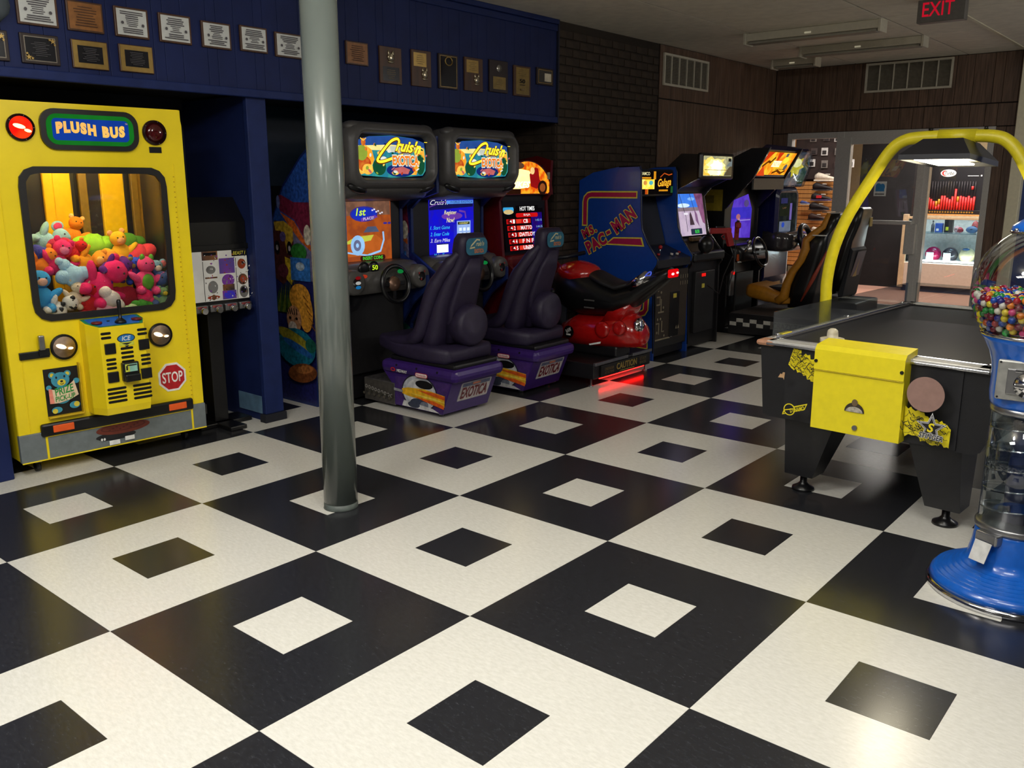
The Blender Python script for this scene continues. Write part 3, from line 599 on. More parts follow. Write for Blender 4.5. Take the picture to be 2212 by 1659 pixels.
# interior back: yellow bars standing for stripes reflected in a mirror, between dark windows
m_in = mat('inner_dark', (36, 34, 40), .3); m_iy = mat('inner_yellow', (246, 196, 12), .4, var=.05)
MB(m_in).box(.02, 1.04, DP-.06, DP-.02, .82, 1.955).build('inner_back', bus)
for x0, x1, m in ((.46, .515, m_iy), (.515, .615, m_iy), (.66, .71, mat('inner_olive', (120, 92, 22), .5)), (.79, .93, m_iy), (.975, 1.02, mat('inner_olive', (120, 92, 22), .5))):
    MB(m).bbox(x0, x1, DP-.09, DP-.06, .82, 1.955, .006).build('mirrored_bar', bus)
for x in (.63, .945): MB(m_black).bbox(x-.014, x+.014, DP-.08, DP-.06, .82, 1.955, .006).build('inner_seal', bus)
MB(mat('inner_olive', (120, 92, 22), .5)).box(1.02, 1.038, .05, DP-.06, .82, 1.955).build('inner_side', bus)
MB(m_in).bbox(1.012, 1.02, .12, DP-.14, .95, 1.75, .003).build('side_window', bus)
MB(mat('lamp_box', (230, 230, 220), .5)).bbox(.2, .88, .03, .12, 1.9, 1.95, .005).build('lamp_box', bus)
MB(emi('bus_tube', (255, 246, 224), 95)).cyl((.22, .1, 1.885), (.86, .1, 1.885), .014, n=10).build('lamp_tube', bus)
# sign
sg = MB(m_black).prism(rrpts(.256, .105, .075, 32, .54, 1.846), 'y', -.02, 0).build('sign_frame', bus)
a = Art((.54, -.0205, 1.846), X1, Z1, .001); e_gr = emi('sign_green', (34, 150, 48), .55); e_bl = emi('sign_blue', (26, 70, 176), .75); e_or = emi('sign_orange', (250, 176, 104), 1.05, (255, 196, 96)); e_ye = emi('sign_yellow', (255, 206, 66), 1.1)
a.rr(0, 0, .228, .079, .055, e_gr); a.rr(0, 0, .2, .056, .022, e_bl)
wp_ = lambda s: (lambda x, y: (x, y+s*.010*sin((x+.2)*16)))
a.text('PLUSH BUS', -.002, .003, .35, .05, e_ye, off=.075, warp=wp_(1), sp=1.25); a.text('PLUSH BUS', -.002, .003, .35, .05, e_or, off=.045, warp=wp_(1), sp=1.25); a.text('TM', .188, .04, .012, .007, e_ye)
a.build('sign_print', bus)
# red flasher lamps
def lampr(x, lit):
    MB(mat('lamp_rim', (38, 14, 14), .3)).lathe([(.068, -.016), (.068, 0)], (x, 0, 1.848), 28, 'y').build('lamp_rim', bus)
    MB(emi('lamp_red_on', (240, 24, 14), 1.2, (255, 60, 20)) if lit else mat('lamp_red_off', (70, 8, 12), .08, coat=.6)).lathe([(.012, -.028), (.035, -.025), (.056, -.016)], (x, 0, 1.848), 24, 'y').build('red_lens', bus)
    if lit: MB(emi('lamp_fil', (255, 220, 150), 3)).ell((x-.012, -.03, 1.853), (.03, .004, .011), Matrix.Rotation(R(14), 3, 'Y')).ell((x+.028, -.027, 1.832), (.018, .004, .008), Matrix.Rotation(R(14), 3, 'Y')).build('filament', bus)
    b = MB(m_chr)
    for q in range(5): b.cyl((x+.062*cos(q*1.257), -.018, 1.848+.062*sin(q*1.257)), (x+.062*cos(q*1.257), -.015, 1.848+.062*sin(q*1.257)), .003, n=6)
    b.build('rim_screws', bus)
lampr(.192, 1); lampr(.891, 0)
MB(m_pl).bbox(.855, .926, -.006, 0, 1.737, 1.77, .002).build('bill_plate', bus)
# headlights
for x in (.278, .82):
    MB(m_black).lathe([(.07, -.016), (.07, 0)], (x, 0, .694), 28, 'y').build('headlight_rim', bus)
    MB(mat('headlight_glass', (226, 196, 170), .25, metal=.3, var=.2, scale=26)).lathe([(.01, -.008), (.03, -.012), (.058, -.0165)], (x, 0, .694), 24, 'y').build('reflector', bus)
    MB(emi('headlight_fil', (255, 224, 170), 4)).ell((x-.018, -.022, .7), (.028, .004, .012), Matrix.Rotation(R(22), 3, 'Y')).ell((x+.03, -.022, .685), (.014, .004, .007)).build('filament', bus)
# hasp and padlock
MB(m_pl).bbox(.05, .2, -.018, 0, .65, .69, .004).bbox(.145, .2, -.026, -.016, .66, .7, .003).build('hasp', bus)
MB(m_stl).bbox(.145, .175, -.045, -.02, .695, .775, .006).build('padlock', bus)
# prize chute
MB(m_black).box(.158, .342, .0, .012, .318, .582).box(.158, .342, -.003, 0, .318, .582).build('prize_flap', bus)
MB(mat('bus_yellow_in', (206, 170, 20), .4)).bbox(.336, .345, -.03, 0, .31, .6, .003).bbox(.158, .345, -.03, 0, .31, .319, .002).build('chute_lip', bus)
a = Art((.25, -.0035, .45), X1, Z1, .0006); bb = mat('bear_blue', (60, 150, 178), .6); by = mat('bear_yellow', (226, 206, 60), .6); bk = mat('bear_black', (26, 26, 30), .6); bs = mat('banner_cream', (232, 206, 176), .6); bp_ = mat('banner_pink', (236, 140, 120), .6); bg = mat('banner_green', (40, 150, 62), .6)
for s in (-1, 1): a.oval(s*.04-.01, .095, .018, .018, bb); a.oval(s*.04-.01, .095, .01, .011, by)
a.oval(-.01, .065, .048, .043, bb); a.oval(-.005, .05, .022, .018, by); a.oval(-.004, .056, .008, .006, bk); a.oval(-.03, .08, .005, .007, bk); a.oval(.012, .082, .005, .007, bk); a.line([(-.014, .045), (-.005, .04), (.006, .046)], .003, bk)
a.oval(-.01, -.02, .05, .05, bb); a.oval(-.045, -.1, .028, .018, bb); a.oval(-.055, -.105, .014, .014, by); a.oval(.05, -.085, .028, .02, bb); a.oval(.06, -.082, .015, .015, by); a.oval(.07, .05, .017, .015, bb); a.oval(-.075, .03, .014, .014, bb)
a.poly([(-.078, .025), (-.04, .012), (.02, .025), (.058, .055), (.075, -.03), (.03, -.05), (-.03, -.062), (-.078, -.06)], bs); a.poly([(-.078, .025), (-.06, .018), (-.055, -.06), (-.078, -.06)], bp_)
a.text('PRIZE', .002, .008, .1, .04, bg, rot=.16, off=.02, shear=.15); a.text('PICK-UP', .004, -.034, .105, .028, bg, rot=.1, off=.02, shear=.15); a.build('bear_print', bus)
# control box with sloping top
cb = [(.372, 0), (.372, -.08), (.412, -.17), (.66, -.17), (.70, -.08), (.70, 0)]
cx = lambda z: 1+(z-.3)*.0
rings = []
for z, k in ((.305, .94), (.345, 1), (.80, 1)): rings.append([(.536+(x-.536)*(1 if z > .32 else .98), y*k, z+(0.0 if z < .8 else (.03*(1+y/.17)))) for x, y in cb])
MB(m_yel).loft(rings, smooth=False).build('control_box', bus)
def slop(x, y): return (x, y, .8+.03*(1+y/.17)+.0015)
tp = MB(mat('panel_green', (24, 130, 92), .4)); tp.add([slop(.536+(x-.536)*.97, y*.97) for x, y in cb], [list(range(6))]); tp.use(mat('panel_blue', (26, 96, 190), .4)); tp.add([tuple(Vector(slop(.536+(x-.536)*.86, y*.86-.008))+Vector((0, 0, .001))) for x, y in cb], [list(range(6))]); tp.build('control_panel_print', bus)
ang = Matrix.Rotation(atan2(.03, .17), 4, 'X')
for x in (.43, .65): MB(mat('button_dark_red', (110, 20, 26), .3)).cyl((x, -.1, .814), (x, -.1, .824), .028, n=18).build('push_button', bus)
for x in (.50, .56): MB(m_pl).cyl((x, -.08, .818), (x, -.08, .823), .008, n=10).build('bolt', bus)
MB(m_pl).lathe([(.032, 0), (.03, .012), (.018, .022), (.009, .03), (.0085, .06), (.011, .075), (.0125, .12), (.008, .132)], (.552, -.12, .808), 18).build('joystick', bus)
# grille slots, buttons, coin unit on the face of the box (y=-.17)
def slot(x, z, w, h=.014): MB(m_pl).prism(rrpts(w/2, h/2, h/2-.0005, 16, x, z), 'y', -.172, -.168).build('grille_slot', bus)
for z in (.766, .742): slot(.445, z, .055); slot(.645, z, .055)
for z in (.697, .672, .647, .622, .597): slot(.552, z, .07)
for z in (.618, .594, .57): slot(.46, z, .055); slot(.652, z, .055)
for z in (.452, .428, .404, .38): slot(.475, z, .105); slot(.617, z, .105)
for x, z in ((.46, .68), (.648, .681), (.462, .52), (.648, .515)): MB(m_pl).bbox(x-.03, x+.03, -.18, -.169, z-.03, z+.03, .004).build('coin_button', bus)
MB(m_pl).bbox(.508, .6, -.2, -.169, .488, .595, .006).build('coin_unit', bus)
MB(m_pl).bbox(.512, .596, -.222, -.2, .488, .53, .006).build('coin_return', bus)
a = Art((.554, -.201, .565), X1, Z1); a.rect(-.034, -.022, .034, .022, mat('sticker_mint', (150, 206, 186), .5)); a.rect(-.034, -.022, -.01, .022, mat('sticker_lime', (214, 220, 70), .5)); a.rect(-.03, -.012, -.02, .012, bk); a.rect(-.025, .012, .03, .018, bk); a.build('coin_print', bus)
a = Art((.553, -.1705, .728), X1, Z1, .0006); a.oval(0, 0, .05, .025, bk, n=28); a.oval(0, 0, .045, .021, mat('logo_blue', (38, 118, 190), .4), n=28); a.text('ICE', 0, 0, .048, .024, m_wh, shear=.2, off=.02); a.poly([(-.035, -.022), (.035, -.022), (.0, -.052)], bk); a.rect(-.04, -.04, .04, -.02, mat('sticker_lime', (214, 220, 70))); a.poly([(-.03, -.026), (.03, -.026), (0, -.038)], bk); a.build('maker_badge', bus)
# stop sign
oc = lambda r: [(r*cos(pi/8+i*pi/4), r*sin(pi/8+i*pi/4)) for i in range(8)]
MB(m_wh).prism([(.872+x, .43+z) for x, z in oc(.092)], 'y', -.004, 0).build('stop_sign', bus)
a = Art((.872, -.0045, .43), X1, Z1); a.poly(oc(.079), mat('stop_red', (186, 26, 34), .45)); a.text('STOP', 0, 0, .125, .062, m_wh, off=.018); a.build('stop_print', bus)
# bumper
MB(m_pl).bbox(.108, .98, -.03, 0, .214, .286, .012).build('bumper', bus)
for x in (.222, .878): MB(mat('reflector_orange', (240, 96, 34), .35, var=.06)).bbox(x-.055, x+.055, -.034, -.029, .232, .272, .003).build('reflector', bus)
# manhole cartoon on the band
a = Art((.55, -.0125, .165), X1, Z1, .0006); mr_ = mat('manhole_red', (112, 46, 30), .6); mr2 = mat('manhole_dark', (84, 32, 22), .6)
a.oval(-.04, -.025, .11, .022, bk); a.oval(-.06, -.02, .1, .02, bk)
a.oval(0, .018, .155, .034, mr_, n=36); a.oval(0, .024, .13, .022, mr2, n=36); a.oval(0, .025, .12, .019, mr_, n=36)
for i in range(9): a.oval(-.08+.02*i, .022+.008*((i % 3)-1), .007, .004, mr2)
for x in (-.13, -.115): a.oval(x, -.03, .006, .008, m_wh); 
a.rect(-.09, -.072, -.03, -.045, m_wh); a.rect(.0, -.06, .055, -.035, m_wh); a.build('manhole_print', bus)
# seam rivets and casters
b = MB(mat('bus_yellow_in', (206, 170, 20)))
for i in range(46): b.cyl((.985, -.0035, .3+.029*i), (.985, .001, .3+.029*i), .004, n=6)
o = b.build('rivets', bus); o['kind'] = 'stuff'
MB(m_yel).bbox(.99, .994, -.004, 0, .24, 1.68, .001).build('seam', bus); MB(m_yel).bbox(.06, .064, -.004, 0, .24, 1.9, .001).build('seam', bus)
for x in (.1, .96):
    for y in (.08, .58):
        w_ = MB(m_stl).bbox(x-.02, x+.02, y-.02, y+.02, .055, .086, .004).build('caster', bus); MB(m_pl).cyl((x-.012, y+.01, .03), (x+.012, y+.01, .03), .03, n=16).build('wheel', w_)
# ================================================================ plush toys
pm = {}
def plush_mat(c, i=0):
    k = 'plush_%d_%d_%d' % c
    return mat(k, c, .95, var=.1, scale=25, bump=.5, bscale=160)
def plush(lb, x, y, z, s, col, kind, rz=0, tilt=0, face=None, acc=None):
    """soft toy about 2.4*s tall; x,y,z local to the crane machine"""
    t = thing('plush_toy', lb, 'plush toy', (0, 0, 0), 0, 'plush toys in the crane machine')
    Mw = Matrix.Translation((-2.912, -.417, 0)) @ Matrix.Rotation(R(85.887), 4, 'Z')
    t.matrix_world = Mw @ Matrix.Translation((x, y, z)) @ Euler((tilt, rz*.0, 0)).to_matrix().to_4x4() @ Matrix.Rotation(rz, 4, 'Y')
    c = plush_mat(col); sd = int(x*1000+z*77)
    b = MB(c); b.ell((0, 0, 0), (s*.62, s*.5, s*.62), wob=.05, seed=sd, nu=16, nv=10)
    if kind == 'lump':
        b.ell((s*.55, .0, s*.1), (s*.5, s*.4, s*.4), wob=.05, seed=sd+1); b.ell((-s*.55, 0, s*.05), (s*.5, s*.4, s*.42), wob=.05, seed=sd+2); b.build('body', t)
    else:
        hz = s*.95; b.build('body', t)
        MB(c).ell((0, -s*.1, hz), (s*.5, s*.46, s*.46), wob=.03, seed=sd+3, nu=16, nv=10).build('head', t)
        for q in (-1, 1):
            MB(c).ell((q*s*.66, -s*.2, s*.2), (s*.2, s*.22, s*.5), Matrix.Rotation(q*.9, 3, 'Y'), wob=.04, seed=sd).build('arm', t)
            MB(c).ell((q*s*.42, -s*.4, -s*.5), (s*.24, s*.42, s*.26), wob=.04, seed=sd).build('leg', t)
            if kind == 'bear': MB(plush_mat(acc or col)).ell((q*s*.38, 0, hz+s*.42), (s*.18, s*.1, s*.18)).build('ear', t)
            if kind == 'eleph': e_ = MB(c).ell((q*s*.62, 0, hz+s*.05), (s*.3, s*.08, s*.34)).build('ear', t); MB(plush_mat(acc or (236, 120, 150))).ell((q*s*.62, -s*.07, hz+s*.05), (s*.2, s*.04, s*.24)).build('ear_lining', e_)
            if kind == 'drag': MB(plush_mat(acc or col)).ell((q*s*.26, -s*.2, hz+s*.4), (s*.15, s*.13, s*.22)).build('eye_bump', t)
            if kind == 'bull': MB(mat('horn', (206, 186, 150), .7)).tube([(q*s*.35, 0, hz+s*.25), (q*s*.68, -.01, hz+s*.4), (q*s*.75, -.01, hz+s*.75)], [s*.15, s*.12, s*.05], 8).build('horn', t)
            MB(m_pl).ell((q*s*.17, -s*.52, hz+s*.1), s*.05, nu=8, nv=6).build('eye', t)
        if face: MB(plush_mat(face)).ell((0, -s*.46, hz-s*.1), (s*.26, s*.17, s*.22)).build('muzzle', t)
        if acc and kind in ('drag', 'doll'): MB(plush_mat(acc)).ell((0, -s*.35, -s*.02), (s*.36, s*.2, s*.46)).build('belly', t)
        if kind == 'cow':
            for k in range(7): q = random.Random(k+3); MB(m_black).ell((q.uniform(-.5, .5)*s, -s*.42, q.uniform(-.4, 1.2)*s), (s*.16, s*.1, s*.13), wob=.2, seed=k).build('patch', t)
    return t
PT = [('pale blue plush lying along the top left of the pile', .36, .36, 1.235, .085, (150, 196, 206), 'eleph', 1.3, 0, None, (226, 64, 110)),
 ('maroon round plush beside the pale blue one', .445, .3, 1.205, .075, (176, 36, 72), 'lump', .2, 0, None, None),
 ('orange plush at the very back of the pile', .57, .5, 1.255, .07, (244, 138, 24), 'bear', .3, 0, None, (250, 190, 110)),
 ('lime green plush across the back of the pile', .655, .42, 1.195, .105, (160, 222, 44), 'lump', .05, 0, None, None),
 ('green plush in the back right corner of the pile', .95, .48, 1.2, .085, (70, 132, 34), 'lump', .1, 0, None, None),
 ('yellow monkey plush with an orange muzzle standing in the pile', .775, .33, 1.15, .08, (250, 190, 30), 'bear', -.15, 0, (250, 176, 110), (250, 176, 110)),
 ('coral red dome shaped plush at the upper right', .915, .33, 1.13, .1, (232, 66, 78), 'lump', -.2, 0, None, None),
 ('bright red plush with a yellow tuft near the upper left', .455, .22, 1.17, .06, (206, 28, 30), 'bear', .9, 0, None, (240, 150, 40)),
 ('navy blue plush by the left window edge', .262, .2, 1.19, .06, (56, 58, 150), 'lump', .2, 0, None, None),
 ('orange plush under the navy one at the left', .27, .2, 1.12, .07, (250, 136, 30), 'bear', .8, 0, None, None),
 ('hot pink plush left of centre', .36, .2, 1.12, .085, (226, 40, 110), 'bear', .4, 0, (236, 120, 160), None),
 ('orange yellow plush lying in the middle of the pile', .51, .22, 1.115, .08, (252, 164, 24), 'bear', 1.4, 0, (252, 190, 90), None),
 ('second orange yellow plush under the yellow monkey', .68, .26, 1.12, .08, (252, 158, 30), 'lump', .3, 0, None, None),
 ('light blue plush stretched across the left middle', .42, .13, 1.055, .08, (164, 206, 232), 'lump', -.1, 0, None, None),
 ('light blue plush arm shaped toy pointing up at the left', .38, .14, 1.12, .045, (168, 208, 234), 'lump', .6, 0, None, None),
 ('purple plush with olive feet in the middle', .635, .16, 1.07, .075, (92, 28, 132), 'drag', 1.2, .2, None, (128, 118, 60)),
 ('purple plush paw right of the olive footed one', .735, .16, 1.085, .055, (84, 26, 126), 'lump', 1.0, 0, None, None),
 ('royal blue bear plush right of centre', .775, .18, 1.03, .065, (40, 76, 196), 'bear', .2, 0, None, None),
 ('pink plush with green eye bumps and a green belly at the right', .81, .1, 1.0, .085, (232, 70, 130), 'drag', .08, 0, None, (96, 168, 50)),
 ('blue grey elephant plush with pink ears by the right edge', .93, .14, 1.0, .07, (120, 160, 186), 'eleph', -.2, 0, (226, 210, 190), (236, 130, 160)),
 ('bright blue monkey plush with a beige face at the lower left', .222, .07, .955, .088, (52, 150, 214), 'doll', .1, 0, (226, 178, 160), None),
 ('black and white cow plush at the lower left', .295, .07, .875, .075, (232, 228, 220), 'cow', 1.1, 0, None, None),
 ('cream bull plush with tan horns above the cow plush', .40, .11, .93, .06, (220, 204, 176), 'bull', .35, 0, None, None),
 ('large fluffy magenta plush slumped in the centre', .545, .11, .985, .115, (232, 32, 108), 'bear', .9, 0, None, None),
 ('red plush under the magenta one', .49, .13, .88, .09, (196, 18, 26), 'bear', .3, 0, None, None),
 ('white fluffy round plush low in the centre', .585, .055, .915, .07, (224, 216, 210), 'lump', .9, 0, None, None),
 ('pale pink plush below the white fluffy one', .56, .06, .86, .05, (226, 170, 186), 'lump', 0, 0, None, None),
 ('dark crimson plush right of the white one', .71, .14, .905, .095, (150, 14, 40), 'lump', .3, 0, None, None),
 ('hot pink long plush leg hanging at the right', .79, .08, .915, .06, (236, 36, 100), 'lump', 1.0, 0, None, None),
 ('denim blue plush at the lower right', .905, .11, .91, .085, (58, 84, 140), 'bear', .2, 0, None, None),
 ('green and blue parrot coloured plush at the lower right corner', .89, .05, .875, .05, (120, 160, 110), 'bear', .1, 0, (214, 190, 60), None),
 ('dark green plush at the bottom right of centre', .76, .06, .86, .055, (62, 140, 40), 'lump', .2, 0, None, None),
 ('pale green speckled plush at the bottom edge of the window', .70, .05, .845, .05, (176, 206, 150), 'lump', 0, 0, None, None)]
for p in PT:
    s = p[4]*1.2; fr = (.52*s if p[6] == 'lump' else .84*s)+.02     # keep every toy behind the glass and inside the walls
    plush(p[0], min(max(p[1], .05+s), .99-s), min(max(p[2], fr), .56-.5*s), p[3]+.005, s, *p[5:])
# ================================================================ sticker vending machine
sv = thing('sticker_machine', 'black pedestal sticker vending machine with a white display card', 'vending machine', (-3.0, .69, 0), R(89))
MB(m_pl).prism([(0.0, 1.17), (0.0, 1.33), (.12, 1.48), (.3, 1.48), (.3, .76), (0, .76)], 'x', .0, .43).build('housing', sv)
MB(m_pl).bbox(-.01, .44, -.012, .02, 1.155, 1.19, .004).build('display_rail', sv)
a = Art((.0, -.004, .84), X1, Z1, .0005); a.rect(.005, -.005, .425, .31, emi('card_white', (206, 200, 186), .55))
e1 = emi('stk_purple', (120, 60, 140), .5, (90, 70, 130)); e2 = emi('stk_brown', (120, 80, 50), .5, (60, 50, 50)); e3 = emi('stk_grey', (120, 116, 108), .5, (80, 76, 70)); e4 = emi('stk_red', (160, 60, 44), .5, (120, 60, 30)); ek = emi('stk_black', (30, 28, 28), .5); ew = emi('card_white', (206, 200, 186), .55)
a.rect(.105, .255, .215, .31, e2); a.rect(.315, .27, .425, .31, ek); a.text('BEAST I', .37, .29, .09, .022, emi('stk_yellow', (206, 190, 70), .6), shear=.2); a.rect(.115, .285, .205, .303, ek)
a.rect(.22, .165, .33, .262, e1); a.rect(.225, .09, .33, .16, ew); a.oval(.277, .12, .045, .04, e1); a.rect(.235, .055, .32, .095, e2); a.rect(.23, -.0, .33, .055, e1); a.oval(.28, .028, .04, .025, emi('stk_blue', (70, 60, 190), .5))
a.rect(.11, .15, .205, .235, ew); a.oval(.158, .195, .033, .026, e3); a.rect(.115, .14, .2, .15, e2); a.oval(.165, .085, .035, .04, e3); a.oval(.165, .02, .044, .012, e4); a.oval(.165, .02, .015, .018, e2)
a.rect(.338, .18, .42, .255, ew); a.oval(.378, .22, .03, .033, e4); a.oval(.38, .12, .034, .036, e2); a.oval(.38, .12, .02, .022, e4); a.oval(.382, .04, .032, .04, e3); a.oval(.38, .05, .02, .02, ek); a.rect(.332, -.0, .336, .26, ek); a.rect(.1, 0, .104, .25, ek)
rq = random.Random(17)
for cx_, w0 in ((.155, .085), (.275, .1), (.378, .075)):
    for i in range(34):
        x_, z_ = cx_+rq.uniform(-w0/2, w0/2), rq.uniform(.005, .29); a.oval(x_, z_, rq.uniform(.002, .007), rq.uniform(.002, .006), rq.choice((e1, e2, e3, e3, e4, ek, ew, ew)), rot=rq.uniform(0, 3), n=7)
a.build('display_print', sv)
for i in range(4):
    MB(m_stl).bbox(.02+.104*i, .11+.104*i, -.035, 0, .77, .815, .006).build('coin_slide', sv)
    MB(m_chr).cyl((.065+.104*i, -.035, .79), (.065+.104*i, -.075, .785), .02, n=14).build('slide_knob', sv)
    a = Art((.065+.104*i, -.0355, .805), X1, Z1); a.rect(-.03, -.006, .03, .006, mat('slide_label', (150, 60, 60), .5)); a.build('slide_label', sv)
MB(m_pl).bbox(.15, .25, .06, .16, .02, .77, .004).build('pedestal', sv)
MB(m_pl).bbox(.02, .4, .02, .2, 0, .03, .006).bbox(.14, .26, -.14, .3, 0, .03, .006).build('floor_base', sv)
# ================================================================ twin racing cabinets
m_cab = mat('cab_black', (20, 19, 22), .42, var=.1); m_hs = mat('header_grey', (72, 70, 70), .42, var=.06, bump=.08, bscale=90)
m_dash = mat('dash_silver', (82, 80, 78), .38, var=.06); m_side = mat('side_blue', (22, 40, 96), .35)
m_pur = mat('seat_purple', (58, 32, 108), .35, var=.08, coat=.15); m_vin = mat('seat_vinyl', (36, 27, 54), .55, var=.12, bump=.1)
c_ = lambda n, col, st=1, c2=None: emi('scr_'+n, col, st, c2, 14)
def smooth(P, k=6):
    out = []; P = [P[0]]+list(P)+[P[-1]]
    for i in range(1, len(P)-2):
        p0, p1, p2, p3 = [Vector(q) for q in P[i-1:i+3]]
        for j in range(k):
            t = j/k; out.append(tuple(.5*(2*p1+(p2-p0)*t+(2*p0-5*p1+4*p2-p3)*t*t+(3*p1-p0-3*p2+p3)*t**3)))
    return out+[tuple(P[-1])]
def side_art(root, off):
    a = Art((off, 0, 0), (0, -1, 0), Z1, .0006); p = lambda n, col: mat('print_'+n, col, .4, var=.38, scale=42)
    Q = lambda pts: [(-y, z) for y, z in pts]
    a.poly(Q([(.89, .02), (.89, 1.25), (.85, 1.33), (.71, 1.55), (.5, 1.74), (.3, 1.87), (.12, 1.89), (.12, 1.52), (.3, 1.46), (.4, 1.38), (.4, 1.05), (.24, .95), (.14, .88), (.14, .8), (.3, .66), (.43, .5), (.45, .02)]), p('navy', (28, 30, 86)))
    a.poly(Q([(.88, 1.0), (.85, 1.32), (.71, 1.54), (.5, 1.73), (.3, 1.86), (.13, 1.88), (.13, 1.53), (.42, 1.4), (.42, 1.0)]), p('skyblue', (36, 74, 150)))
    a.poly(Q([(.88, .95), (.86, 1.2), (.7, 1.3), (.42, 1.25), (.42, .9)]), p('haze', (104, 100, 132)))
    # swooping car
    a.poly(Q([(.79, 1.48), (.74, 1.49), (.6, 1.44), (.43, 1.44), (.41, 1.2), (.5, 1.2), (.6, 1.32), (.76, 1.38)]), p('maroon', (110, 30, 56))); a.poly(Q([(.76, 1.37), (.6, 1.31), (.5, 1.19), (.43, 1.15), (.43, 1.11), (.55, 1.18), (.7, 1.31)]), p('orange', (196, 92, 34))); a.oval(-.775, 1.44, .022, .045, p('chromeblue', (90, 100, 150))); a.oval(-.46, 1.22, .04, .07, p('cream', (200, 190, 170)))
    # carved mask
    a.poly(Q([(.85, .9), (.86, 1.2), (.83, 1.31), (.7, 1.3), (.62, 1.24), (.62, 1.15), (.68, .92), (.76, .86)]), p('maskbrown', (76, 36, 34))); a.poly(Q([(.84, 1.3), (.72, 1.31), (.62, 1.26), (.62, 1.18), (.7, 1.08), (.72, 1.18), (.76, 1.24), (.82, 1.24)]), p('maskyellow', (186, 150, 46))); a.oval(-.74, 1.2, .035, .035, p('violet', (92, 76, 130)))
    a.poly(Q([(.73, 1.06), (.64, 1.04), (.62, .94), (.66, .86), (.72, .9)]), p('beak', (204, 172, 40)))
    for y in (.81, .665): a.oval(-y, 1.12, .03, .05, p('inkblack', (18, 18, 22))); a.oval(-y, 1.12, .014, .02, p('eyewhite', (170, 160, 160)))
    a.oval(-.75, .96, .06, .05, p('plum', (96, 44, 56)))
    # hill, water
    a.oval(-.56, 1.1, .09, .06, p('hill', (44, 112, 44))); a.rect(-.66, .9, -.44, 1.06, p('lagoon', (48, 106, 176))); a.oval(-.55, 1.0, .05, .03, p('foam', (160, 176, 190)))
    for i in range(13):
        y = .86-.032*i; a.poly(Q([(y+.02, .66), (y-.02, .66), (y-.03+.006*(i-6), .93-.012*abs(i-6))]), p('reed%d' % (i % 2), (92, 104, 30) if i % 2 else (48, 74, 30)))
    # big cat
    a.oval(-.56, .78, .12, .1, p('catorange', (196, 134, 44))); a.oval(-.5, .68, .08, .14, p('catorange', (196, 134, 44))); a.oval(-.64, .62, .085, .1, p('catface', (168, 120, 86))); a.oval(-.66, .56, .05, .045, p('catwhite', (190, 176, 164)))
    for i in range(5): a.line([(-.72+.03*i, .7), (-.7+.026*i, .655)], .009, p('inkblack', (18, 18, 22))); a.line([(-.52+.02*i, .8-.05*i), (-.47+.02*i, .76-.05*i)], .008, p('catstripe', (120, 70, 24)))
    for y in (.675, .6): a.oval(-y, .63, .014, .01, p('inkblack', (18, 18, 22)))
    a.oval(-.62, .42, .22, .14, p('pondteal', (20, 96, 116))); a.oval(-.64, .48, .2, .05, p('pondolive', (136, 126, 36)), rot=-.3); a.oval(-.6, .42, .18, .03, p('pondblue', (30, 80, 140)), rot=-.3); a.oval(-.45, .45, .06, .05, p('leafteal', (24, 84, 70)))
    a.oval(-.56, .24, .17, .07, p('rockbrown', (112, 62, 30)), rot=.15); a.oval(-.53, .27, .1, .03, p('rocktan', (150, 92, 46)), rot=.2)
    a.build('side_print', root)
